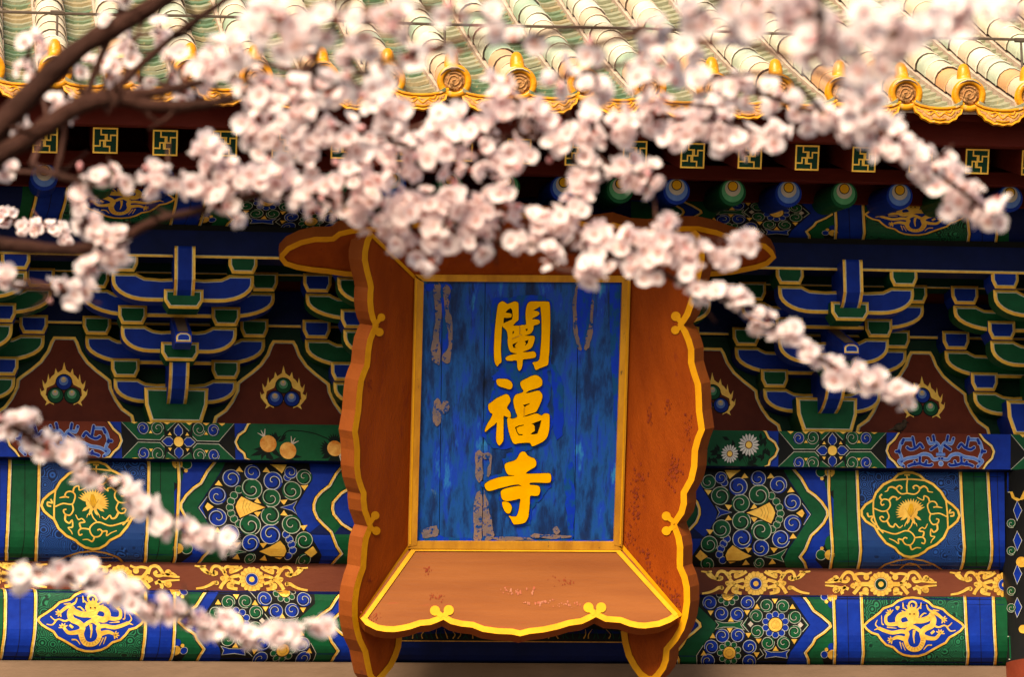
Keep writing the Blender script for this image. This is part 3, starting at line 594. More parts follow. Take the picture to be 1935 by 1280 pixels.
for mir in (False, True):
    d = Decor(mP); d.poly([(1290, 810), (2060, 810), (2060, 892), (1290, 890)], 'blue', 0); knot(d, 1573, 852); knot(d, 2012, 858); d.build('knot_ornament', plank_beam, mir)
    d = Decor(mP); d.poly(S(TP, LOBE_L+LOBE_R[::-1]), 'red', 1); gilt(d, TP, LOBE_L, 4, 4); gilt(d, TP, LOBE_R, 4, 4, left=-1); curls(d); d.build('dragon_curl_panel', plank_beam, mir)
    d = Decor(mP); s = lambda p: S(TQ, p)
    EDG = [(920, 70), (945, 120), (985, 195), (1060, 245), (1098, 320), (1065, 395), (1000, 445), (985, 500), (940, 580)]
    d.poly(s([(-700, 70)]+EDG+[(-700, 580)]), 'green', 1); gilt(d, TQ, EDG, 4, 4, left=-1)
    if not mir:
        for k in range(34):
            x, y = rnd.choice(((430, 200), (320, 340), (320, 430), (900, 270), (930, 330), (860, 400), (700, 420), (640, 380), (820, 480), (560, 470), (600, 270), (870, 190)))
            x += rnd.uniform(-60, 60); y += rnd.uniform(-35, 35); a = rnd.uniform(0, 6.28); dx, dy = 52*math.cos(a), 52*math.sin(a)
            d.poly(s([(x-dx, y-dy), (x-dy*.45, y+dx*.45), (x+dx, y+dy), (x+dy*.45, y-dx*.45)]), 'leafdark', 1.4+.01*k)
        for k in range(6): d.rib(s([(730+rnd.uniform(-20, 20), 540), (650+40*k, 380)]), 1, 'leafdark', 1.9)
        for x, y, r in ((742, 272, 130), (510, 372, 108)):
            for k in range(17):
                a = 6.2832*k/17; c_, s_ = math.cos(a), math.sin(a); w = r*.11
                d.poly(s([(x+r*.25*c_-w*.5*s_, y+r*.25*s_+w*.5*c_), (x+r*.8*c_-w*s_, y+r*.8*s_+w*c_), (x+r*c_, y+r*s_), (x+r*.8*c_+w*s_, y+r*.8*s_-w*c_), (x+r*.25*c_+w*.5*s_, y+r*.25*s_-w*.5*c_)]), 'petalwhite', 2.3+.02*k)
            d.disc(s([(x, y)])[0], r*.36/6.45, 'red', 2.9); d.disc(s([(x, y)])[0], r*.28/6.45, 'gold', 3.2)
        d.build('daisy_panel', plank_beam)
    else:      # photographed on the left: pomegranates (x mirrored into the right-hand frame of reference)
        fx = lambda X, Y: (1573-(400+X/6.91-331)/.955, 852+(790+Y/6.91-832)/.985)
        def leaf(x, y, a, L=80): 
            dx, dy = L*math.cos(a), L*math.sin(a); d.poly([fx(*q) for q in ((x, y), (x+dx*.4-dy*.16, y+dy*.4+dx*.16), (x+dx, y+dy), (x+dx*.4+dy*.16, y+dy*.4-dx*.16))], 'leafdark', 1.5+.004*len(d.f))
        for x, y in ((590, 290), (835, 365), (1400, 320)):
            for k in range(13): leaf(x+rnd.uniform(-40, 40), y+60+rnd.uniform(-20, 40), .1+3*k/13+rnd.uniform(-.2, .2), rnd.uniform(110, 190))
        for k in range(8): leaf(700+rnd.uniform(-40, 60), 260, -2.2+k*.25, 120); leaf(1400, 260, -2.6+k*.3, 120); leaf(1340, 330, 2+k*.3, 130)
        d.rib([fx(*p) for p in ((740, 250), (820, 140), (950, 125), (1150, 150), (1320, 210))], 1.8, 'leafdark', 1.7, sm=4)
        for x, y, r, (tx, ty) in ((595, 285, 100, (530, 165)), (832, 360, 100, (905, 240)), (1400, 320, 92, (1500, 430))):
            a0 = math.atan2(ty-y, tx-x)
            for k in (-.5, 0, .5): d.rib([fx(x+r*.9*math.cos(a0), y+r*.9*math.sin(a0)), fx(x+r*1.75*math.cos(a0+k*.6), y+r*1.75*math.sin(a0+k*.6))], 2.4, 'offwhite', 2.5+k*.2, taper=(1.2, .4))
            d.disc(fx(x, y), r/6.91/.955, 'fruit', 3.2, ry=r/6.91)
        gilt(d, (0, 0, 1), [fx(*p) for p in ((1520, 110), (1570, 160), (1610, 230), (1680, 280), (1705, 340), (1680, 420), (1620, 470), (1580, 540), (1510, 600))], 4, 4)
        d.build('pomegranate_panel', plank_beam, True)

# --- bracket zone
XB = (hitY(1563, 800, -.12).x - hitY(333, 780, -.12).x)/3
XB0 = (hitY(1563, 800, -.12).x + hitY(333, 780, -.12).x)/2
K = .00086
wb = B()
wb.box(-XW, XW, .07, .3, ZC-.01, ZC+.495, 'deepgreen'); wb.build('bracket_board', hall)
def rail(name, y0, y1, z0, z1, mt, line=.011):
    b = B(); b.box(-XW, XW, y0, y1, ZC+z0, ZC+z1, mt)
    if line: b.box(-XW, XW, y0-.003, y0+.01, ZC+z0+.001, ZC+z0+line, 'gold'); b.box(-XW, XW, y0-.0025, y0+.005, ZC+z0+line+.0002, ZC+z0+line+.003, 'white')
    return b.build(name, hall)
rail('wall_rail', .045, .3, .495, .67, 'deepblue'); rail('red_rail', .06, .3, .672, .80, 'maroon', 0)
rail('middle_rail', -.31, -.2, .665, .775, 'deepgreen', .006); rail('outer_rail', -.62, -.5, .672, .80, 'deepblue')
b = B(); b.box(-XW, XW, -.5, .3, ZC+.80, ZC+.83, 'maroon'); b.build('soffit_board', hall)
def flameboard(X, order):
    prt = B(); half = [(50, 670), (62, 690), (80, 740), (120, 800), (170, 845), (222, 885), (240, 900), (244, 940), (275, 1005), (310, 1055), (362, 1092), (368, 1115)]
    P = [(x*K, (1107-y)*K+.05) for x, y in half]+[(.33, .0)]; poly = [(X-x, ZC+z) for x, z in P]+[(X+x, ZC+z) for x, z in P[::-1]]
    o = [(x, z) for x, z in poly]
    yb = .064
    prt.plate(offset_poly(o, -.013), yb+.003, yb+.006, 'gold', b=0); prt.plate(o, yb, yb+.003, 'white', b=0); prt.plate(offset_poly(o, .004), yb-.003, yb, 'red', b=0)
    ob = prt.build('flame_board', hall)
    mp = lambda x, y, of: Vector((X+x*K, yb-.003-of, ZC+.05+(1100-y)*K))
    d = Decor(mp)
    hf = [(0, 770), (7, 800), (10, 812), (22, 822), (34, 830), (46, 805), (52, 838), (66, 850), (78, 868), (84, 835), (92, 880), (102, 895), (116, 870), (112, 905), (104, 925), (120, 935), (128, 915), (124, 950), (108, 972), (92, 990), (100, 1012), (74, 996), (52, 1008), (56, 992), (30, 988), (0, 968)]
    pts = [(-x, y+20) for x, y in hf]+[(x, y+20) for x, y in hf[::-1]]
    d.poly(pts, 'gold', 0); d.poly([(0, 858), (32, 870), (52, 915), (92, 935), (98, 975), (62, 1000), (0, 975), (-62, 1000), (-98, 975), (-92, 935), (-52, 915), (-32, 870)], 'red', .5)
    for (x, y), mt in zip(((0, 902), (-45, 975), (45, 975)), (('blue', 'green', 'green') if order else ('green', 'blue', 'blue'))):
        d.disc((x, y), 46, 'black', 1+.1*(x > 0)); d.disc((x, y), 40, mt, 1.6); d.disc((x-2, y-7), 25, 'light'+mt, 2); d.disc((x-2, y-14), 16, 'offwhite', 2.4); d.disc((x-2, y-20), 6, 'gold', 2.8)
    d.build('flame_pearls', ob)
for k in range(-3, 4): flameboard(XB0+k*XB, k % 2 == 0 if k else True)
def armpoly(L, h):
    right = [(L*.5, 0)]+[(L*.5+L*.5*math.sin(a), h*.72-h*.72*math.cos(a)) for a in [R(x) for x in range(12, 91, 13)]]+[(L, h*.9), (L, h), (L-.112, h), (L-.128, h-.009), (L-.15, h-.019), (L*.3, h-.024), (.03, h-.02)]
    return right+[(-x, z) for x, z in right[::-1]]
def blockpoly(w, h): return [(-w/2, h), (w/2, h), (w/2, h*.42), (w*.37, 0), (-w*.37, 0), (-w/2, h*.42)]
def bracket(X, arm, blk, first):
    c = B(); c.plate([(x*K, (195-z)*K) for x, z in ((-172, 0), (172, 0), (168, 95), (137, 195), (-137, 195), (-168, 95))], -.13, .1, blk, b=.014); root = c.build('bracket_set', hall, (X, 0, ZC))
    def put(name, bb): o = bb.build(name, root, world=False); return o
    for L, h, z, y, dpt in ((.285, .115, .11, -.035, .1), (.418, .13, .295, -.035, .1), (.266, .125, .295, -.31, .1), (.44, .125, .462, -.31, .1), (.322, .13, .473, -.6, .1)):
        a = B(); P = [(x, zz+z) for x, zz in armpoly(L, h)]; a.plate(P, y, y+dpt, arm, b=.0135, side=arm)
        put('bracket_arm', a)
        w, hh = .132, .09
        for q in (-1, 1):
            k = B(); k.plate([(x+q*(L-.052), zz+z+h+.001) for x, zz in blockpoly(w, hh)], y-.022, y+dpt+.02, blk, b=.0125); put('bracket_block', k)
    def side(name, prof, w, top, front, edge=.012):
        s_ = B(); n = len(prof)
        for x in (-w/2, w/2): s_.add([(x, y, z) for y, z in prof], [tuple(q) for q in tessellate_polygon([[Vector((y, z, 0)) for y, z in prof]])], arm)
        for i in range(n):
            (y0, z0), (y1, z1) = prof[i], prof[(i+1) % n]; xs = [-w/2, -w/2+edge, -w/2+edge+.004, w/2-edge-.004, w/2-edge, w/2]; mt = top(i)
            for j in range(5):
                s_.add([(xs[j], y0, z0), (xs[j+1], y0, z0), (xs[j+1], y1, z1), (xs[j], y1, z1)], [(0, 1, 2, 3)], 'gold' if j in (0, 4) else ('white' if j in (1, 3) else mt))
        return put(name, s_)
    side('bracket_nose', [(.0, .30), (-.345, .30), (-.36, .285), (-.36, .24), (-.335, .18), (-.28, .132), (-.2, .1), (-.135, .09), (0, .09)], .092, lambda i: arm, 0)
    k = B(); k.plate([(x, z+.24) for x, z in blockpoly(.172, .088)], -.40, -.27, blk, b=.012); put('bracket_block', k)
    # slanting beak
    s_ = B(); w = .075
    Pk = [(-.2, .50), (-.64, .325), (-.665, .31), (-.665, .268), (-.55, .262), (-.4, .30), (-.2, .40)]
    s_.extr(Pk, -w/2, w/2, arm); beak = put('bracket_beak', s_)
    t_ = B(); t_.add([(-w*.32, -.25, .4815), (w*.32, -.25, .4815), (w*.32, -.64, .3275), (-w*.32, -.64, .3275)], [(0, 1, 2, 3)], 'brownboard')
    arch = [(-w/2, .27), (w/2, .27), (w/2, .30), (w*.4, .312), (w*.2, .32), (-w*.2, .32), (-w*.4, .312), (-w/2, .30)]
    t_.plate(arch, -.669, -.6652, arm, b=.009); put('beak_face', t_)
    k = B(); k.plate([(x, z+.428) for x, z in blockpoly(.178, .09)], -.665, -.53, blk, b=.012); put('bracket_block', k)
    side('bracket_head', [(-.5, .70), (-.735, .70), (-.74, .69), (-.74, .545), (-.70, .505), (-.64, .475), (-.5, .475)], .094, lambda i: arm, 0)
for i in range(6):
    bracket(XB0+(i-2.5)*XB, *(('blue', 'green') if i in (1, 4) else ('green', 'blue')), True)

# --- eave purlin, rafters, boards
PR = .155; PYC = -.56; PZC = zr(448, PYC-.05)+PR*.92
PUR = [(PYC+PR*math.cos(a), PZC+PR*math.sin(a)) for a in [R(x) for x in range(100, 281, 9)]]
b = B(); b.extr([(PYC+PR*math.cos(R(x)), PZC+PR*math.sin(R(x))) for x in range(0, 360, 9)], -XW, XW, 'deepblue'); pur = b.build('eave_purlin', hall, smooth=False)
tfp = lambda x, y: (x+2, 406+(y-1184.6)*.66+(x-1650)*.012)
mPu = lambda x, y, o: hitprof(x, y, PUR, o); cP = list(range(340, 460, 5))
for mir in (False, True):
    lower_scroll(0, mPu, cP, tfp).build('flower_scroll', pur, mir); lower_cartouche(0, mPu, cP, tfp).build('dragon_cartouche', pur, mir)
b = B(); b.box(-XW, XW, -.60, -.5, ZC+.80, PZC-PR+.03, 'black'); b.build('purlin_shade_board', hall)  # black board paints the band of shade below the purlin
RY = -1.12; rc = hitY(1490, 366, RY); RS = (hitY(1912, 372, RY).x-hitY(88, 332, RY).x)/17; RX0 = hitY(1490, 366, RY).x
RR = .061
raf = []
RSL = 9
ax = Vector((0, math.cos(R(RSL)), math.sin(R(RSL))))
for i in range(2):
    cmain = ('blue', 'green')[i]
    b = B(); b.lathe([(RR, 0), (RR, 1.5)], (0, 0, 0), ax, 22, cmain)
    o = b.build('round_rafter', hall, (RX0, RY, rc.z)); raf.append(o)
    e1 = Vector((1, 0, 0)); e2 = ax.cross(e1)*-1
    e2 = e2 if e2.z > 0 else -e2
    mp = lambda x, y, of, e2=e2: e1*x + e2*y - ax*of
    d = Decor(mp); d.disc((0, .006), .0505, 'light'+cmain, 1, 24); d.disc((0, .018), .036, 'offwhite', 2, 24); d.disc((0, .0275), .0245, 'black', 3, 20); d.disc((0, .0275), .0205, 'yellow', 4, 20)
    o2 = d.build('rafter_end', None); o2.parent = o; o2.matrix_parent_inverse = Matrix()
    raf[i] = (o, o2)
def dup(o, loc, parent=None):
    c = o.copy(); col.objects.link(c); c.location = loc
    if parent: c.parent = parent
    return c
for k in range(-16, 8):
    i = 0 if (k % 2 == 0) == (RX0+k*RS > hitY(905, 350, RY).x) else 1
    loc = (RX0+k*RS, RY+.0, rc.z)
    if k in (0, 1): raf[i][0].location = loc; continue
    c = dup(raf[i][0], loc); dup(raf[i][1], (0, 0, 0), c)
FY = -1.56; fc = hitY(1525, 298, FY); FS = (hitY(1852, 308, FY).x-hitY(205, 265, FY).x)/15; FX0 = fc.x; fh = .054
axf = Vector((0, math.cos(R(19)), math.sin(R(19))))
def flying():
    b = B(); up = Vector((0, -math.sin(R(19)), math.cos(R(19)))); ex = Vector((1, 0, 0))
    P = [ex*x*fh+up*z*fh*1.04 for x, z in ((-1, -1), (1, -1), (1, 1), (-1, 1))]
    b.add(P+[p+axf*.9 for p in P], [(0, 1, 2, 3), (0, 4, 5, 1), (1, 5, 6, 2), (2, 6, 7, 3), (3, 7, 4, 0)], 'maroon')
    o = b.build('flying_rafter', hall, fc)
    d = Decor(lambda x, y, of: ex*x*fh+up*y*fh*1.04-axf*of)
    d.poly([(-1, -1), (1, -1), (1, 1), (-1, 1)], 'deepgreen', .5)
    d.rib([(-.93, -.93), (.93, -.93), (.93, .93), (-.93, .93)], .13, 'gold', 1.2, True)
    for p in ([(-.35, .93), (-.35, .45), (.12, .45), (.12, 0), (-.0, 0)], [(.35, -.93), (.35, -.45), (-.12, -.45), (-.12, 0), (0, 0)],
              [(.93, .42), (.42, .42), (.42, 0), (.12, 0)], [(-.93, -.42), (-.42, -.42), (-.42, 0), (-.12, 0)], [(.0, .45), (.0, -.45)]):
        d.rib(p, .11, 'gold', 2+.1*len(d.f)/50)
    o2 = d.build('fret_end', None); o2.parent = o; o2.matrix_parent_inverse = Matrix()
    return o, o2
fo, fe = flying()
for k in range(-17, 7):
    if k == 0: continue
    c = dup(fo, (FX0+k*FS, fc.y, fc.z+rnd.uniform(-.004, .004))); dup(fe, (0, 0, 0), c)
b = B(); b.box(-XW, XW, -.76, -.73, rc.z+.05, fc.z+fh*1.25+(-.75-FY)*math.tan(R(19)), 'maroon'); b.build('closing_board', hall)
b = B(); b.box(-XW, XW, RY-.05, RY+.0, rc.z+.052, fc.z-.035+(RY-FY)*.2, 'maroon'); b.build('lower_fascia', hall)
def slab(name, y0, z0, y1, z1, th, mt):
    b = B(); b.extr([(y0, z0), (y1, z1), (y1, z1+th), (y0, z0+th)], -XW, XW, mt); b.build(name, hall)
slab('flying_soffit', FY-.03, fc.z+fh*1.25, RY+.4, fc.z+fh*1.25+(RY+.43-FY)*math.tan(R(19)), .02, 'maroon')
slab('rafter_soffit', RY-.02, rc.z+RR+.012, .3, rc.z+RR+.012+(.32-RY)*math.tan(R(RSL)), .02, 'maroon')
EY = -1.80; ec = hitY(1712, 177, EY)
b = B(); ztop = ec.z-.10; b.box(-XW, XW, FY-.06, FY-.015, fc.z+fh+.004, ztop+.06, 'maroon'); b.build('upper_fascia', hall)

# --- roof
CS = (hitY(1830, 178, EY).x-hitY(857, 155, EY).x)/8; CX0 = ec.x; TR = .068
def roofpt(s):
    y, z = EY, ec.z; n = max(1, int(s/.05)); ds = s/n
    for i in range(n):
        a = R(24.3+min(3.6, 2.2*(i+.5)*ds)); y += math.cos(a)*ds; z += math.sin(a)*ds
    return Vector((0, y, z)), R(24.3+min(3.6, 2.2*s))
SMAX = 3.4
b = B(); pr = [roofpt(s*.17)[0] for s in range(0, 21)]
pr[0] = roofpt(.1)[0]; low = [(p.y, p.z-.085) for p in pr]; b.extr(low+[(p[0], p[1]-.05) for p in low[::-1]], -XW-.3, XW+.3, 'maroon'); roof = b.build('roof', hall)
def px_of(p):
    v = p-CAM; dpt = v.dot(FW); return (W/2+v.dot(RT)/dpt*FPX, H/2-v.dot(UP)/dpt*FPX)
def inframe(p, mg=60):
    x, y = px_of(p); return -mg < x < W+mg and -mg < y < H+mg
def tilemesh(L, r0, r1, th=.008, n=9):
    v = []; f = []; rows = [(0, r0), (.012, r0+.002), (.03, r0-.001), (L, r1)]
    for y, r in rows:
        for k in range(n+1):
            a = R(-12)+R(204)*k/n; v.append((r*math.cos(a), y, r*math.sin(a)))
    for j in range(3):
        for k in range(n): f.append((j*(n+1)+k, j*(n+1)+k+1, (j+1)*(n+1)+k+1, (j+1)*(n+1)+k))
    bb = len(v); v += [((r0-th)*math.cos(R(-12)+R(204)*k/n), 0, (r0-th)*math.sin(R(-12)+R(204)*k/n)) for k in range(n+1)]
    for k in range(n): f.append((k+1, k, bb+k, bb+k+1))
    return v, f
TLn = .185
tv, tf_ = tilemesh(TLn+.01, TR, TR-.005, .0045)
tmi = [0]*27+[1]*9
tme = mesh('round_tile', tv, tf_, tmi, ['tile', 'joint'], False); tme2 = mesh('round_tile', tv, tf_, tmi, ['peachtile', 'joint'], False)
for p in tme2.polygons: p.use_smooth = True
for p in tme.polygons: p.use_smooth = True
PSn = .105
def panmesh():
    v = []; f = []; w = .105; n = 5
    for y in (0, PSn+.05):
        for dz in (0, -.016):
            for k in range(n+1):
                x = -w+2*w*k/n; v.append((x, y, .038*(x/w)**2+dz - (.012 if y else 0)))
    q = n+1
    for k in range(n): f += [(k, k+1, 2*q+k+1, 2*q+k), (q+k+1, q+k, k, k+1)]
    return mesh('pan_tile', v, f, None, ['pan'])
pme = panmesh()
stuff_t = B(); stuff_p = B()
def place(me, name, loc, rx, rz, stuff, mt):
    M = Matrix.Translation(loc) @ Matrix.Rotation(rz, 4, 'Z') @ Matrix.Rotation(rx, 4, 'X')
    if inframe(Vector(loc)):
        o = link(name, me, roof); o.location = loc; o.rotation_euler = (rx, 0, rz); return 1
    stuff.add([M @ v.co for v in me.vertices], [tuple(p.vertices) for p in me.polygons], mt); return 0
ncol = range(-16, 7); npan = 0
for c in ncol:
    x = CX0+c*CS
    mb = B(); path = [roofpt(s*.17)[0] for s in range(0, 21)]
    for q in (-1, 1): pass
    mb.extr([(p.y+.02, p.z-.02) for p in path]+[(p.y+.02, p.z-.08) for p in path[::-1]], x-.075, x+.075, 'mortar'); mb.build('mortar_bed', roof)
    s = .0; k = 0
    while s < SMAX-.2:
        p, a = roofpt(s); p.x = x+rnd.uniform(-.004, .004); p.z += rnd.uniform(-.003, .003)
        place(tme2 if k < 2 or (k == 2 and c % 3 == 0) else tme, 'round_tile', p, a+rnd.uniform(-.012, .012), rnd.uniform(-.015, .015), stuff_t, 'tile')
        s += TLn; k += 1
    s = .0
    while s < SMAX-.2:
        p, a = roofpt(s); p.x = x+CS/2+rnd.uniform(-.004, .004); p += Vector((0, 0, -.062+rnd.uniform(-.003, .003)))
        if inframe(p) and npan >= 298: stuff_p.add([Matrix.Translation(p) @ Matrix.Rotation(a-.06, 4, 'X') @ v.co for v in pme.vertices], [tuple(q.vertices) for q in pme.polygons], 'pan')
        else: npan += place(pme, 'pan_tile', p, a-.06+rnd.uniform(-.02, .02), rnd.uniform(-.02, .02), stuff_p, 'pan')
        s += PSn
o = stuff_t.build('upper_round_tiles', roof, smooth=True); o['kind'] = 'stuff'
o = stuff_p.build('upper_pan_tiles', roof); o['kind'] = 'stuff'
# end discs, knobs and drip tiles
fr = Vector((0, -math.cos(R(10)), -math.sin(R(10))))
db = B(); db.lathe([(.074, -.03), (.074, .0), (.071, .006), (.053, .008), (.048, .001), (.047, -.006), (.03, -.004)], (0, 0, 0), fr, 28, 'glaze')
rb = B(); rb.lathe([(.0465, -.01), (.045, -.0035), (.03, -.001), (.012, .001)], (0, 0, 0), fr, 20, 'relief')
e1 = Vector((1, 0, 0)); e2 = e1.cross(fr); e2 = e2 if e2.z > 0 else -e2
for p in ([(-.03, -.01), (-.015, .02), (.012, .018), (.02, -.004), (0, -.018), (-.012, 0), (.004, .006)], [(.03, .012), (.032, -.01), (.018, -.03)], [(-.034, .01), (-.03, -.022), (-.008, -.034)], [(-.02, .034), (.006, .036), (.026, .026)]):
    rb.tube([e1*x+e2*y+fr*.001 for x, y in cr(p, 4)], .0035, 5, 'relief')
kb = B(); kb.lathe([(.031, -.012), (.032, .01), (.029, .035), (.022, .056), (.012, .066), (.003, .069)], (0, 0, 0), (0, .05, 1), 16, 'glaze')
dme = mesh('end_disc', db.v, db.f, db.m, db.names, True); rme = mesh('disc_relief', rb.v, rb.f, rb.m, rb.names, True); kme = mesh('tile_knob', kb.v, kb.f, kb.m, kb.names, True)
dp = B(); Hd = .082
half = [(.0, -.082), (.022, -.076), (.042, -.078), (.062, -.064), (.078, -.058), (.088, -.04), (.104, -.03), (.112, -.006), (.116, .012)]
top = [(.116, .012), (.08, -.006), (.04, -.014), (0, -.016)]
outl = half+[(x, z) for x, z in top[1:]]+[(-x, z) for x, z in top[::-1][1:]]+[(-x, z) for x, z in half[::-1][1:-1]]
outl = half + top[1:] + [(-x, z) for x, z in top[:-1][::-1]] + [(-x, z) for x, z in half[1:-1][::-1]]
dp.plate(outl, 0, .014, 'glaze', b=0)
inn = offset_poly(outl, .011)
dp.plate(inn, -.003, .0, 'relief', b=0)
for p in ([(-.07, -.02), (-.045, -.045), (-.02, -.03), (0, -.05), (.025, -.032), (.05, -.045), (.072, -.02)], [(-.03, -.06), (0, -.066), (.03, -.06)], [(-.05, -.028), (-.03, -.02), (-.012, -.03)], [(.03, -.024), (.05, -.028), (.06, -.012)]):
    dp.tube([(x, -.004, z) for x, z in cr(p, 4)], .0038, 5, 'glaze')
dp.tube([(x, -.004, z+.004) for x, z in [(-.118, .016), (-.08, -.003), (-.04, -.011), (0, -.013), (.04, -.011), (.08, -.003), (.118, .016)]], .0065, 6, 'glaze')
pme2 = mesh('drip_tile', dp.v, dp.f, dp.m, dp.names)
for c in ncol:
    x = CX0+c*CS
    o = link('end_disc', dme, roof); o.location = (x, EY-.004, ec.z+rnd.uniform(-.004, .004)); o.rotation_euler = (rnd.uniform(-.04, .04), rnd.uniform(-3, 3), rnd.uniform(-.05, .05))
    o.rotation_euler.y = 0
    o2 = link('disc_relief', rme, roof); o2.location = o.location; o2.rotation_euler = o.rotation_euler
    o3 = link('tile_knob', kme, roof); p, a = roofpt(.07); o3.location = (x+rnd.uniform(-.005, .005), p.y, p.z+TR-.004); o3.rotation_euler = (rnd.uniform(-.08, .08), rnd.uniform(-.08, .08), 0)
    o4 = link('drip_tile', pme2, roof); o4.location = (x+CS/2, EY+.0, ec.z-.058+rnd.uniform(-.004, .004)); o4.rotation_euler = (R(-14)+rnd.uniform(-.05, .05), rnd.uniform(-.03, .03), rnd.uniform(-.03, .03))
# lightning rod wire
p, a = roofpt(.55); WY = p.y
lc = thing('lightning_conductor', 'thin dark iron rod on short posts running along the roof tiles', 'lightning rod', (0, WY, p.z))
b = B(); zw = hitY(967, 48, WY).z; b.tube([(x*.5, WY, zw+.004*math.sin(x*1.7)) for x in range(-8, 8)], .0065, 6, 'iron'); b.build('rod', lc)
for px in (-260, 108, 474, 840, 1208, 1575, 1928):
    x = hitY(px, 40, WY).x; b = B(); b.tube([(x, WY, p.z-.03), (x, WY, zw+.006)], .0055, 6, 'iron'); b.tube([(x-.03, WY, zw), (x+.03, WY, zw)], .011, 6, 'iron'); b.build('post', lc)

# --- corner column at the right edge
PX = hitY(1903, 1000, -.1).x; PRD = .24; PYc = -.02
def mC(x, y, o):
    q = ray(x, y); ox, oy = CAM.x-(PX+PRD), CAM.y-PYc; A = q.x**2+q.y**2; Bq = 2*(ox*q.x+oy*q.y); Cq = ox*ox+oy*oy-(PRD+o)**2; D = Bq*Bq-4*A*Cq
    t = (-Bq-math.sqrt(max(D, 0)))/(2*A); return CAM+q*t
b = B(); zk = hitY(1910, 1246, -.15).z; b.lathe([(PRD, 0), (PRD, zk)], (PX+PRD, PYc, 0), (0, 0, 1), 48, 'red'); b.lathe([(PRD, zk), (PRD, PBZ0-.003)], (PX+PRD, PYc, 0), (0, 0, 1), 48, 'black'); colm = b.build('corner_column', hall, smooth=True)
d = Decor(mC, ()); d.poly([(1903, 893), (1940, 893), (1940, 930), (1903, 930)], 'blue', .6); d.rib([(1905, 931), (1940, 926)], 1.6, 'white', 1.5)
d.poly([(1908, 930), (1940, 927), (1935, 944), (1922, 948), (1912, 942)], 'gold', 1.2)
for y in (965, 1022, 1085, 1148): d.poly([(1915, y), (1922, y-18), (1931, y), (1922, y+20)], 'blue', 1); d.rib([(1915, y), (1922, y-18), (1931, y), (1922, y+20)], .9, 'white', 1.3, True)
for y in (990, 1042, 1118, 1150): d.spiral((1911, y), 8, 'green', 1, 1, 1.4)
d.disc((1930, 1063), 10, 'gold', 2); d.disc((1933, 1190), 8, 'gold', 2)
d.poly([(1906, 1203), (1940, 1200), (1940, 1242), (1908, 1246)], 'green', .8); d.rib([(1904, 1204), (1940, 1200)], 1.6, 'white', 1.5); d.rib([(1906, 1247), (1940, 1243)], 1.6, 'white', 1.5)
d.build('column_ornament', colm)

# ------------------------------------------------------------------ the name plaque
LEAN = R(20); PYB = -.36
pb0 = hitY(975, 1032, PYB); pu = Vector((0, -math.sin(LEAN), math.cos(LEAN))); prx = Vector((1, 0, 0)); pn = Vector((0, -math.cos(LEAN), -math.sin(LEAN)))
plaque = thing('name_plaque', 'large orange framed plaque with blue board and three gold characters, leaning under the eaves', 'plaque', pb0)
mPan = lambda x, y, o: hitP(x, y, pb0+pn*o, pn)
def slab_px(name, px, p0, n, th, face, edge, parent):
    b = B(); P = [hitP(x, y, p0, n) for x, y in px]; m_ = len(P)
    tr = tessellate_polygon([[Vector((x, y, 0)) for x, y in px]]); Q = [p-n*th for p in P]
    b.add(P, [tuple(t) for t in tr], face); b.add(Q, [tuple(t) for t in tr], edge); b.add(P+Q, [(i, (i+1) % m_, m_+(i+1) % m_, m_+i) for i in range(m_)], edge)
    return b.build(name, parent)
xt = [797, 836.5, 917, 1094, 1181]; xb = [782, 829.5, 911, 1084, 1166]
for i in range(4):
    g0 = .6 if i else 0; g1 = .6 if i < 3 else 0
    slab_px('panel_plank', [(xt[i]+g0, 522), (xt[i+1]-g1, 522), (xb[i+1]-g1, 1040), (xb[i]+g0, 1040)], pb0+pn*(.0012*(i % 2)), pn, .03, 'plank', 'black', plaque)
slab_px('panel_backing', [(790, 515), (1188, 515), (1172, 1045), (776, 1045)], pb0-pn*.034, pn, .03, 'black', 'black', plaque)
# frame mouldings round the panel
for nm, P in (('moulding', [(784, 524), (801, 534), (788, 1031), (771, 1034)]), ('moulding', [(1176, 534), (1192, 526), (1176, 1034), (1160, 1031)]), ('moulding', [(784, 519), (1192, 521), (1177, 534), (800, 532)]), ('moulding', [(787, 1024), (1161, 1025), (1176, 1040), (771, 1038)])):
    slab_px(nm, P, pb0+pn*(.022 if P[0][1] < 1000 and P[0][1] != 519 else .02), pn, .03, 'moulding', 'moulding', plaque)
def groove(P, w, mt, lv): 
    d = Decor(lambda x, y, o: mPan(x, y, .022+o)); d.rib(P, w, mt, lv); return d.build('moulding_bead', plaque)
groove([(787, 530), (775, 1030)], 3, 'rim', 1); groove([(1188, 530), (1172, 1030)], 3, 'rim', 1)
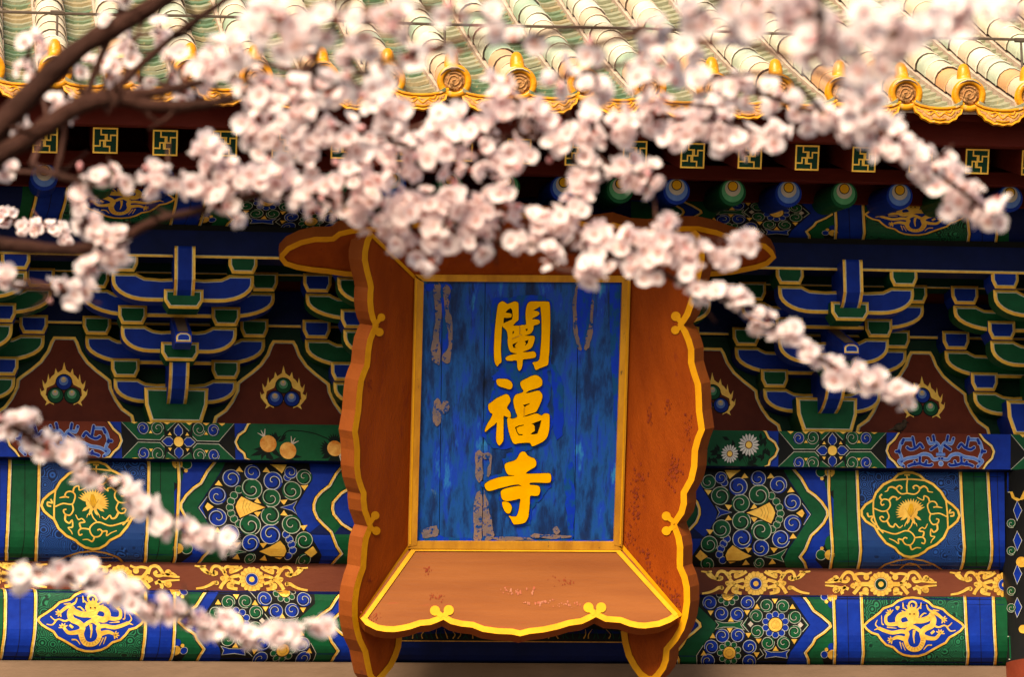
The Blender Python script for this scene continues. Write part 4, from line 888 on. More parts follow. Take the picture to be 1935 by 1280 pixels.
# flared boards
CN = {'TL': hitP(786, 526, pb0, pn), 'TR': hitP(1190, 526, pb0, pn), 'BL': hitP(773, 1034, pb0, pn), 'BR': hitP(1173, 1034, pb0, pn)}
FL, FD = .285, .262
def bplane(a, b_, lat):
    e = (CN[b_]-CN[a]).normalized(); dr = (lat*FL+pn*FD).normalized(); n = e.cross(dr).normalized()
    if n.y > 0: n = -n
    return CN[a], n
PLN = {'L': bplane('BL', 'TL', -prx), 'R': bplane('BR', 'TR', prx), 'B': bplane('BL', 'BR', -pu), 'T': bplane('TL', 'TR', pu)}
left_out = [(697, 437), (689, 455), (684.5, 475), (684, 492), (688, 512), (694, 535), (695.5, 544), (694.5, 552), (694, 570), (696, 590), (700, 605), (705, 615.5), (700, 626), (694, 642), (690.5, 662), (689, 682), (688, 690), (682.5, 703), (677, 719), (674, 742), (671.5, 777), (665, 816), (667.5, 831), (669.5, 852), (669, 883), (672, 906), (678, 925), (682, 934), (681.5, 946), (684, 967), (690, 983), (694.5, 996), (686, 1017), (683.5, 1034), (681.5, 1060), (681, 1072), (674.5, 1090), (668.7, 1111), (665, 1139), (665, 1167), (668.7, 1191), (674.5, 1212), (685, 1234), (688.6, 1254), (694, 1278), (701, 1288), (712, 1292), (722, 1286)]
left_in = [(731, 1276), (743, 1261), (752, 1242), (758, 1224), (759.5, 1208), (764, 1150), (773, 1036), (786, 528)]
right_out = [(1287, 430), (1310, 430), (1322, 442), (1329, 465), (1332, 480), (1331, 497), (1325, 520), (1321, 540), (1319, 550), (1314, 567), (1310, 580), (1304, 597), (1292, 615), (1300, 625), (1307, 642), (1312, 660), (1312, 685), (1317, 703), (1324.6, 726), (1326, 747), (1327, 777), (1332, 812.5), (1324.6, 831), (1319, 852), (1317.6, 883), (1311.7, 908.6), (1297.6, 934), (1298, 953), (1293, 972), (1279, 992), (1288, 1015), (1291, 1034), (1290.6, 1060), (1290.6, 1071), (1299, 1090), (1303.5, 1111), (1304, 1139), (1300, 1167.5), (1293, 1191), (1281, 1212), (1265, 1231), (1263.7, 1249.5), (1258, 1266), (1247, 1281), (1236, 1290), (1222, 1290)]
right_in = [(1206, 1279), (1194.5, 1263.6), (1183, 1242.5), (1176, 1217), (1173, 1194), (1170, 1120), (1173, 1036), (1190, 528)]
bot_out = [(681, 1170), (691, 1182), (711, 1192), (728, 1195), (745, 1195.5), (762, 1193), (776, 1190), (795, 1183.5), (813.5, 1182), (827, 1177), (838, 1172), (851, 1180), (871.5, 1185), (892, 1187), (912, 1195), (940, 1199), (967, 1200), (983, 1203.5), (1001, 1199), (1028, 1196), (1055.6, 1190), (1076, 1183.5), (1100, 1180), (1115, 1173), (1126, 1167), (1144, 1176), (1171.6, 1178), (1188.7, 1184.6), (1205, 1188), (1219, 1188.7), (1246.6, 1185), (1267, 1177), (1283, 1167)]
top_out = [(672, 524), (650, 522.5), (617.5, 517.5), (590, 515), (560, 510), (537.5, 502.5), (527.5, 490), (529, 480), (542, 466), (567, 454), (595, 447.5), (617, 447.5), (627.5, 447), (640, 437.5), (664, 432), (700, 428), (740, 430), (765, 424), (800, 419), (838, 424), (870, 414), (920, 408), (983, 402), (1040, 408), (1090, 415), (1125, 425), (1160, 420), (1195, 431), (1227, 433), (1250, 430), (1290, 427.5), (1320, 427.5), (1355, 435), (1385, 447), (1422, 455), (1447, 461), (1460, 472), (1467, 487), (1452, 502), (1430, 510), (1385, 519), (1357, 522), (1325, 524)]
slab_px('side_board', left_out+left_in, *PLN['L'], .08, 'orange', 'orangeside', plaque)
slab_px('side_board', right_out+right_in, *PLN['R'], .08, 'orange', 'orangeside', plaque)
slab_px('bottom_board', [(773, 1034)]+bot_out+[(1173, 1034)], *PLN['B'], .06, 'orangelow', 'orangeside', plaque)
slab_px('top_board', [(786, 526)]+top_out+[(1190, 526)], *PLN['T'], .06, 'orange', 'orangeside', plaque)
def rimstrip(key, pts, w, knobs=(), extra=(), inner_sign=1):
    p0, n = PLN[key]; d = Decor(lambda x, y, o: hitP(x, y, p0+n*(o+.002), n))
    m_ = len(pts); q = []
    for i, p in enumerate(pts):
        a = Vector(pts[max(i-1, 0)]); c = Vector(pts[min(i+1, m_-1)]); t = (c-a).normalized(); nn = Vector((-t.y, t.x))*inner_sign
        q.append((p[0]+nn.x*w, p[1]+nn.y*w))
    d._add(list(pts)+q, [(i, i+1, m_+i+1, m_+i) for i in range(m_-1)], 'rim', 1)
    for (x, y), r, (sx, sy) in knobs: d.disc((x, y), r, 'rim', 1.5); d.rib([(x, y), (sx, sy)], r*1.1, 'rim', 1.8)
    for P, ww in extra: d.rib(P, ww, 'rim', 2.2)
    return d.build('gilt_rim', plaque)
rimstrip('L', left_out+[(731, 1276), (743, 1261), (752, 1242), (758, 1224), (759.5, 1208), (762, 1180)], 11, [((720.5, 600), 7.5, (706, 618)), ((717, 628), 8, (706, 616)), ((709, 975), 8, (696, 994)), ((711, 1004), 8, (696, 996))], [([(681, 1170), (774, 1033)], 7), ([(699, 440), (787, 526)], 8)], -1)
rimstrip('R', right_out+[(1206, 1279), (1194.5, 1263.6), (1183, 1242.5), (1176, 1217), (1173, 1194)], 12, [((1277, 598), 9, (1291, 613)), ((1276, 624), 8, (1291, 616)), ((1259, 976), 8.5, (1277, 990)), ((1259, 1004), 8.5, (1277, 994))], [([(1287, 1165), (1175, 1033)], 7), ([(1300, 436), (1188, 528)], 8)], 1)
rimstrip('B', bot_out, 11, [((822, 1155), 9.5, (836, 1166)), ((848, 1154), 9.5, (839, 1166)), ((1112, 1149), 9.5, (1124, 1161)), ((1136, 1149), 9.5, (1127, 1161))], [([(690, 1168), (783, 1038), (1166, 1040), (1278, 1164)], 8)], -1)
rimstrip('T', top_out, 10, [], [([(790, 524), (1188, 524)], 6)], 1)
def speckle(key, name, regions, mt, seed):
    r = random.Random(seed); p0, n = PLN[key]; d = Decor(lambda x, y, o: hitP(x, y, p0+n*(o+.001), n))
    for cx, cy, rx, ry, cnt, sz in regions:
        for k in range(cnt):
            x, y = cx+r.gauss(0, rx*.5), cy+r.gauss(0, ry*.5); a0 = r.uniform(0, 6.3); q = sz*r.uniform(.4, 1.3)
            d.poly([(x+q*r.uniform(.5, 1.2)*math.cos(a0+t), y+q*1.7*r.uniform(.5, 1.2)*math.sin(a0+t)) for t in (0, 1, 2, 3.1, 4.2, 5.2)], mt, .2+(k % 9)*.02)
    o = d.build(name, plaque); o['kind'] = 'stuff'
speckle('R', 'rust_speckles', [(1207, 905, 14, 30, 34, 2.0), (1200, 960, 14, 40, 34, 1.8), (1190, 1010, 16, 30, 26, 1.8), (1222, 1060, 22, 34, 34, 1.9), (1245, 1110, 22, 30, 34, 1.9), (1272, 1140, 12, 26, 60, 1.9), (1274, 890, 14, 34, 60, 1.8), (1226, 790, 6, 22, 26, 1.6), (1262, 765, 6, 16, 20, 1.6), (1300, 805, 8, 30, 30, 1.6)], 'rust', 5)
speckle('B', 'flaked_paint', [(1062, 1100, 26, 9, 22, 1.2), (826, 1128, 20, 8, 22, 1.2), (808, 1078, 7, 8, 20, 1.3), (704, 1166, 16, 10, 22, 1.2)], 'rust', 6)
speckle('B', 'flaked_paint', [(980, 1118, 30, 7, 24, 2.2), (1065, 1142, 34, 7, 26, 1.6), (1020, 1140, 24, 5, 24, 1.8)], 'flake', 7)
speckle('L', 'rust_speckles', [(696, 727, 6, 10, 20, 1.4), (700, 1100, 5, 8, 10, 1.4)], 'rust', 8)
# fresh paint, bare plaster and the three characters
T1, T2, T3 = (900, 550, 8), (900, 700, 8), (900, 845, 8)
g1 = [(345, 185), (395, 155), (440, 178), (470, 198), (520, 180), (580, 158), (620, 168), (638, 200), (640, 300), (638, 430), (605, 465), (575, 500), (560, 525), (650, 525), (700, 515), (755, 505), (745, 400), (748, 300), (765, 220), (790, 178), (830, 160), (950, 160), (1080, 160), (1105, 185), (1115, 260), (1118, 500), (1112, 700), (1105, 900), (1095, 1000), (1085, 1110), (1040, 1140), (960, 1170), (910, 1195), (890, 1185), (870, 1125), (848, 1090), (870, 1078), (930, 1065), (955, 1030), (965, 960), (975, 850), (985, 700), (988, 560), (985, 400), (975, 300), (965, 235), (900, 275), (865, 295), (930, 310), (955, 335), (940, 365), (900, 390), (850, 415), (848, 430), (900, 430), (945, 440), (960, 460), (955, 490), (920, 510), (870, 525), (865, 570), (850, 610), (820, 645), (770, 665), (735, 678), (800, 682), (860, 680), (882, 695), (880, 740), (865, 800), (840, 850), (790, 890), (700, 922), (780, 926), (860, 915), (895, 935), (905, 975), (890, 1005), (850, 1018), (760, 1030), (705, 1040), (700, 1100), (685, 1170), (660, 1205), (640, 1205), (620, 1150), (612, 1055), (540, 1058), (470, 1055), (445, 1035), (445, 1010), (480, 985), (540, 965), (620, 948), (560, 938), (520, 920), (495, 880), (480, 820), (475, 750), (478, 700), (465, 620), (440, 580), (400, 545), (392, 520), (385, 600), (380, 700), (372, 850), (375, 980), (382, 1060), (370, 1090), (345, 1105), (325, 1138), (305, 1130), (280, 1080), (268, 980), (270, 800), (280, 600), (295, 450), (310, 330), (325, 230)]
h1 = [[(440, 328), (475, 285), (515, 260), (540, 280), (550, 340), (548, 400), (540, 432), (480, 458), (412, 492), (412, 440), (420, 405), (470, 408), (525, 402), (538, 375), (530, 345), (490, 335)], [(550, 612), (572, 605), (566, 640), (546, 655)], [(742, 577), (772, 568), (776, 590), (755, 612)], [(545, 810), (630, 770), (590, 815), (582, 843), (610, 862), (560, 862)], [(728, 762), (790, 740), (778, 790), (740, 830), (734, 828), (752, 788)]]
g2a = [(305, 150), (340, 132), (430, 132), (490, 145), (535, 185), (548, 230), (535, 275), (500, 292), (450, 275), (380, 255), (330, 232), (308, 195)]
g2b = [(180, 530), (200, 505), (250, 470), (300, 430), (380, 390), (440, 365), (480, 370), (510, 420), (515, 470), (490, 515), (465, 560), (475, 590), (510, 630), (520, 670), (518, 710), (490, 715), (430, 695), (412, 692), (412, 780), (410, 900), (410, 1040), (395, 1090), (350, 1140), (320, 1110), (302, 1060), (302, 950), (312, 790), (270, 830), (210, 870), (150, 925), (132, 930), (135, 890), (170, 810), (215, 740), (245, 665), (210, 640), (185, 590)]
g2c = [(665, 190), (700, 155), (760, 125), (830, 90), (890, 75), (940, 90), (985, 130), (998, 180), (990, 230), (950, 260), (880, 285), (800, 308), (745, 350), (830, 335), (920, 310), (965, 322), (998, 375), (992, 440), (965, 510), (925, 600), (885, 640), (800, 664), (700, 708), (790, 690), (880, 660), (940, 662), (985, 690), (1020, 662), (1060, 655), (1100, 668), (1108, 720), (1105, 850), (1092, 950), (1060, 1030), (1000, 1085), (920, 1125), (850, 1152), (830, 1130), (805, 1098), (720, 1100), (640, 1105), (585, 1118), (550, 1090), (520, 1020), (490, 920), (472, 820), (468, 740), (490, 715), (540, 735), (620, 708), (600, 640), (575, 560), (560, 470), (570, 420), (600, 370), (680, 345), (715, 315), (690, 280), (672, 235)]
h2c = [[(830, 812), (985, 755), (960, 860), (925, 960), (880, 972), (820, 970), (850, 940), (885, 920), (882, 850), (862, 820)], [(585, 865), (640, 838), (720, 825), (720, 838), (650, 852), (606, 876), (625, 940), (650, 968), (700, 970), (698, 986), (640, 985), (610, 940)], [(705, 525), (815, 500), (795, 520), (760, 535), (735, 560), (720, 545)]]
g3 = [(440, 255), (480, 238), (560, 215), (610, 185), (640, 130), (670, 85), (710, 72), (745, 85), (775, 130), (830, 160), (880, 180), (905, 225), (905, 275), (880, 310), (810, 350), (745, 405), (850, 407), (1000, 402), (1100, 402), (1128, 430), (1130, 500), (1110, 540), (1040, 545), (930, 540), (812, 545), (815, 575), (880, 580), (945, 595), (965, 640), (960, 700), (930, 738), (870, 742), (812, 745), (808, 850), (795, 980), (785, 1060), (750, 1130), (700, 1160), (580, 1175), (550, 1150), (520, 1090), (490, 1045), (540, 1055), (600, 1055), (625, 1020), (645, 950), (660, 850), (665, 785), (600, 800), (520, 815), (450, 822), (400, 800), (380, 760), (370, 700), (380, 665), (430, 635), (530, 610), (640, 592), (690, 602), (650, 575), (620, 570), (540, 580), (440, 605), (340, 630), (240, 660), (180, 665), (145, 640), (125, 580), (150, 545), (220, 505), (320, 470), (430, 450), (570, 440), (560, 430), (490, 425), (455, 385), (435, 330), (430, 290)]
g3b = [(390, 840), (430, 830), (490, 845), (530, 890), (535, 940), (510, 1000), (475, 1010), (440, 985), (405, 920)]
def wob(pts, amp, n=2):
    out = []
    for x, y in cr(pts, n, True): out.append((x+rnd.uniform(-amp, amp), y+rnd.uniform(-amp, amp)))
    return out
d = Decor(lambda x, y, o: mPan(x, y, .0015+o))
for P in ([(930, 570), (948, 563), (1038, 565), (1043, 620), (1041, 690), (1034, 706), (1040, 730), (1036, 770), (1043, 800), (1038, 830), (1010, 848), (985, 862), (1016, 870), (1022, 890), (1044, 898), (1044, 914), (1024, 940), (1008, 960), (1002, 990), (975, 996), (956, 975), (944, 950), (940, 930), (912, 922), (912, 910), (950, 892), (950, 868), (968, 850), (932, 846), (912, 822), (918, 790), (922, 760), (936, 730), (930, 712), (944, 700), (928, 690), (928, 640)],
          [(1090, 540), (1118, 538), (1116, 600), (1108, 655), (1095, 660), (1086, 610)], [(803, 535), (850, 536), (852, 560), (846, 640), (838, 680), (832, 560), (806, 548)], [(1040, 690), (1062, 720), (1066, 800), (1050, 830), (1046, 760)], [(1150, 560), (1172, 540), (1168, 780), (1160, 790)], [(790, 1010), (815, 1012), (860, 1016), (905, 1018), (940, 1016), (1000, 1020), (1100, 1020), (1160, 1022), (1160, 1026), (790, 1026)], [(1072, 880), (1086, 890), (1084, 1010), (1076, 1012), (1068, 940)]):
    d.poly(wob(P, 2.6, 5), 'freshblue', .4)
d.build('fresh_paint', plaque)
for P in ([(820, 540), (832, 538), (833, 600), (830, 640), (832, 686), (818, 684), (815, 660), (822, 610)], [(840, 538), (850, 545), (848, 580), (856, 620), (852, 680), (838, 684), (836, 672), (848, 650), (842, 600), (838, 560)], [(1083, 566), (1092, 540), (1090, 600), (1094, 640), (1100, 660), (1092, 658), (1084, 620)], [(1118, 566), (1122, 580), (1118, 640), (1110, 660), (1104, 655), (1112, 620)],
          [(820, 760), (832, 758), (832, 800), (820, 800)], [(836, 760), (848, 762), (846, 778), (836, 782)], [(898, 858), (911, 856), (911, 906), (900, 905)], [(914, 856), (930, 862), (926, 895), (920, 900), (924, 870), (914, 868)], [(898, 940), (910, 936), (910, 1020), (896, 1018)], [(914, 930), (922, 950), (930, 990), (932, 1016), (914, 1018)], [(1045, 1000), (1052, 996), (1058, 1002), (1054, 1010), (1046, 1008)], [(800, 1000), (824, 995), (826, 1014), (800, 1016)], [(1010, 1010), (1072, 1012), (1072, 1018), (1008, 1017)], [(936, 1016), (1000, 1018), (1000, 1022), (934, 1021)]):
    d = Decor(lambda x, y, o: mPan(x, y, .003+o)); d.poly(wob(P, 1.6, 4), 'plaster', .6); d.build('bare_plaster', plaque)
def glyph(name, loops):
    b = B(); z0, z1 = .005, .013
    for T, P, Hs in loops:
        P = S(T, cr(P, 2, True)); Hs = [S(T, h) for h in Hs]; L = [P]+Hs; flat = [p for l in L for p in l]
        tr = tessellate_polygon([[Vector((x, y, 0)) for x, y in l] for l in L])
        b.add([mPan(x, y, z1) for x, y in flat], [tuple(t) for t in tr], 'letter')
        for l in L:
            m_ = len(l); b.add([mPan(x, y, z1) for x, y in l]+[mPan(x, y, z0-.004) for x, y in l], [(i, (i+1) % m_, m_+(i+1) % m_, m_+i) for i in range(m_)], 'letter')
        o = offset_poly(P, -1.0); b.add([mPan(x, y, z0) for x, y in o], [tuple(t) for t in tessellate_polygon([[Vector((x, y, 0)) for x, y in o]])], 'black') if not Hs or True else None  # slightly wider black backing paints a shadow outline round the character
    return b.build(name, plaque)
glyph('gold_character', [(T1, g1, h1)])
glyph('gold_character', [(T2, g2a, []), (T2, g2b, []), (T2, g2c, h2c)])
glyph('gold_character', [(T3, g3, []), (T3, g3b, [])])
for T, P, w_ in ((T1, [(655, 530), (660, 600), (650, 650), (690, 668)], 1.3), (T1, [(535, 728), (600, 700), (655, 680)], 1.3), (T2, [(725, 560), (720, 690)], .8)):
    d = Decor(lambda x, y, o: mPan(x, y, .0135+o)); d.rib(S(T, P), w_, 'darkgold', .4); d.build('character_crack', plaque)

# ------------------------------------------------------------------ bird on the ledge
bp = hitY(1699, 812, -.1)
bird = thing('small_bird', 'tiny dark brown bird on the ledge below the red flame board right of the plaque', 'bird', (bp.x, -.1, ZC))
b = B(); zc = .034
b.tube([(bp.x+x, -.1+.3*x, ZC+z) for x, z in ((.036, .058), (.032, .052), (.024, .044), (.008, .036), (-.008, .03), (-.022, .026), (-.034, .022))], [.004, .011, .016, .022, .02, .012, .004], 10, 'feather'); b.build('body', bird, smooth=True)
b = B(); b.lathe([(.004, -.013), (.011, -.008), (.0135, 0), (.011, .008), (.004, .013)], (bp.x+.03, -.091, ZC+.06), (0, 0, 1), 10, 'feather'); b.build('head', bird, smooth=True)
b = B(); b.tube([(bp.x+.04, -.088, ZC+.061), (bp.x+.053, -.084, ZC+.06)], [.004, .001], 6, 'black'); b.build('beak', bird)
b = B(); b.tube([(bp.x-.02, -.112, ZC+.028), (bp.x-.045, -.118, ZC+.018), (bp.x-.06, -.12, ZC+.012)], [.007, .005, .003], 6, 'feather'); b.build('tail', bird)
for q in (-1, 1):
    b = B(); b.tube([(bp.x+.006, -.1+q*.006, ZC+.02), (bp.x+.006, -.1+q*.008, ZC+.0015)], .0016, 5, 'black'); b.build('leg', bird)

# ------------------------------------------------------------------ blossoming trees
def blossom_mesh(seed, openness, n=5):
    r = random.Random(seed); b = B()
    for k in range(n):
        a0 = 6.2832*k/n+r.uniform(-.12, .12); L = .0165*r.uniform(.9, 1.1); w = .0098*r.uniform(.9, 1.1); cup = openness*r.uniform(.8, 1.2)
        rows = []
        for t, ww in ((.1, .22), (.35, .72), (.68, 1.0), (.9, .78), (1.02, .3)):
            row = []
            for u in (-1, 0, 1):
                rad = L*t; z = cup*L*t*t*(1.1) + .0022*abs(u)*ww + r.uniform(-.0007, .0007); x = u*w*ww
                if t > .85 and u == 0: rad *= .96
                ca, sa = math.cos(a0), math.sin(a0); row.append((rad*ca-x*sa, rad*sa+x*ca, z+.0006*k))
            rows.append(row)
        v = [p for row in rows for p in row]
        for j in range(4):
            b.add([v[3*j+i] for i in range(6)], [(0, 1, 4, 3), (1, 2, 5, 4)], 'petalbase' if j == 0 else 'petal')
    b.lathe([(.0034, .0013), (.002, .0022), (.0005, .0026)], (0, 0, 0), (0, 0, 1), 7, 'calyx')
    for k in range(11):
        a = r.uniform(0, 6.28); q = r.uniform(.15, .55); h = r.uniform(.006, .0105); c = (.0125*q*math.cos(a), .0125*q*math.sin(a), h)
        b.add([(-.0002, 0, .001), (.0004, .0002, .001), c], [(0, 1, 2)], 'calyx'); e = .0009
        b.add([(c[0]-e, c[1], c[2]), (c[0], c[1]-e, c[2]), (c[0]+e, c[1], c[2]), (c[0], c[1]+e, c[2]), (c[0], c[1], c[2]+e*1.4)], [(0, 1, 4), (1, 2, 4), (2, 3, 4), (3, 0, 4)], 'stamen')
    b.lathe([(.0012, -.007), (.0026, -.004), (.0036, -.001), (.0024, .0006)], (0, 0, 0), (0, 0, 1), 6, 'calyx')
    return mesh('blossom', b.v, b.f, b.m, b.names, True)
def bud_mesh():
    b = B(); b.lathe([(.001, -.007), (.003, -.004), (.0028, 0)], (0, 0, 0), (0, 0, 1), 6, 'calyx'); b.lathe([(.0028, -.001), (.0052, .003), (.0048, .007), (.002, .0105)], (0, 0, 0), (0, 0, 1), 7, 'bud'); return mesh('blossom', b.v, b.f, b.m, b.names, True)
BL = [blossom_mesh(1, .25), blossom_mesh(2, .4), blossom_mesh(3, .55), blossom_mesh(4, .15), blossom_mesh(5, .8), bud_mesh()]
D0 = 4.4
# main boughs: pixel x, y, depth, radius in pixels
BOUGHS = [
 [(-260, 420, 4.2, 40), (-60, 290, 4.2, 27), (0, 238, 4.2, 25), (60, 175, 4.2, 23), (150, 92, 4.2, 21), (230, 45, 4.2, 19), (320, -8, 4.2, 17), (420, -70, 4.2, 14)],
 [(-260, 430, 4.2, 34), (-60, 335, 4.2, 20), (0, 292, 4.2, 20), (70, 250, 4.2, 19), (150, 200, 4.2, 17), (215, 186, 4.2, 14), (300, 200, 4.2, 12), (390, 196, 4.2, 10), (460, 180, 4.2, 8), (520, 160, 4.2, 6), (600, 120, 4.2, 4)],
 [(150, 198, 4.2, 14), (195, 180, 4.2, 12), (260, 178, 4.2, 11), (335, 166, 4.2, 9), (400, 150, 4.2, 6)],
 [(160, 195, 4.2, 8), (185, 120, 4.2, 7), (212, 60, 4.2, 6), (232, 0, 4.2, 6), (250, -60, 4.2, 5)],
 [(215, 172, 4.2, 9), (280, 110, 4.2, 8), (345, 55, 4.2, 7.5), (425, 0, 4.2, 7), (500, -50, 4.2, 6)],
 [(-260, 440, 4.5, 30), (-60, 458, 4.4, 16), (0, 462, 4.4, 15), (100, 472, 4.4, 13), (160, 470, 4.4, 11), (230, 450, 4.4, 10), (300, 415, 4.4, 9), (370, 400, 4.4, 8), (480, 370, 4.4, 7), (600, 370, 4.4, 6), (720, 420, 4.4, 5), (860, 450, 4.4, 5), (1000, 460, 4.4, 4.5), (1130, 480, 4.4, 4), (1250, 460, 4.4, 3.5), (1420, 450, 4.4, 3)],
 [(60, 310, 4.5, 7), (120, 335, 4.4, 7), (200, 345, 4.4, 5), (290, 335, 4.4, 4), (380, 335, 4.4, 3.5), (480, 330, 4.4, 3)],
 [(520, 160, 4.2, 5), (580, 225, 4.3, 6), (680, 250, 4.3, 5), (800, 280, 4.4, 5), (920, 260, 4.4, 4.5), (1060, 250, 4.4, 4), (1200, 235, 4.4, 4), (1340, 225, 4.4, 3.5), (1470, 262, 4.4, 3)],
 [(600, 120, 4.2, 4), (590, 170, 4, 5), (600, 100, 3.7, 5), (640, 30, 3.4, 5), (690, -40, 3.3, 5)],
 [(600, 180, 4.1, 5), (680, 140, 3.6, 5), (760, 105, 3.4, 5), (880, 92, 3.3, 4.5), (1010, 70, 3.3, 3.5)],
 [(1130, 480, 4.4, 4), (1220, 500, 4.4, 5), (1300, 540, 4.4, 4.5), (1420, 585, 4.4, 4), (1500, 645, 4.4, 4), (1600, 705, 4.4, 3.5), (1722, 752, 4.4, 2.5)],
 [(1060, 250, 4.4, 4), (1090, 310, 4.4, 4), (1160, 315, 4.4, 3.5), (1235, 340, 4.4, 3)],
 [(1340, 225, 4.4, 4), (1400, 170, 4.2, 5), (1500, 200, 4.1, 5), (1600, 235, 4.0, 5), (1690, 265, 4.05, 5), (1770, 325, 4.15, 4.5), (1885, 412, 4.2, 3)],
 [(-260, 760, 4.5, 14), (0, 800, 4.4, 7), (80, 845, 4.4, 6), (180, 895, 4.4, 5.5), (270, 962, 4.4, 5), (340, 1000, 4.4, 4), (440, 1024, 4.4, 3)],
 [(-260, 1060, 4.5, 12), (-30, 1088, 4.2, 6), (60, 1090, 4.2, 6), (150, 1090, 4.2, 5.5), (230, 1118, 4.2, 5), (310, 1150, 4.2, 4.5), (400, 1182, 4.2, 4), (500, 1202, 4.2, 3.5), (612, 1182, 4.2, 2.5)],
 [(-260, 560, 4.6, 12), (-40, 540, 4.6, 6), (60, 545, 4.6, 5), (160, 555, 4.6, 4)],
 [(-260, 395, 7.2, 8), (-30, 412, 7.1, 4), (60, 428, 7.0, 3.5), (130, 438, 7.0, 2.5)],
]
BOUGHS2 = [
 [(1480, -160, 2.7, 15.1), (1530, -60, 2.7, 9.2), (1552, 20, 2.7, 7.1), (1548, 80, 2.75, 5.0), (1530, 110, 2.8, 3.4)],
 [(1480, -160, 2.7, 12.6), (1400, -60, 2.9, 6.3), (1320, 20, 3.2, 4.2), (1250, 70, 3.4, 2.9), (1180, 110, 3.6, 2.1)],
 [(1530, -60, 2.7, 9.2), (1640, 20, 2.8, 5.9), (1720, 60, 2.85, 4.2), (1830, 35, 2.95, 2.9), (1920, -10, 3, 2.1)],
]
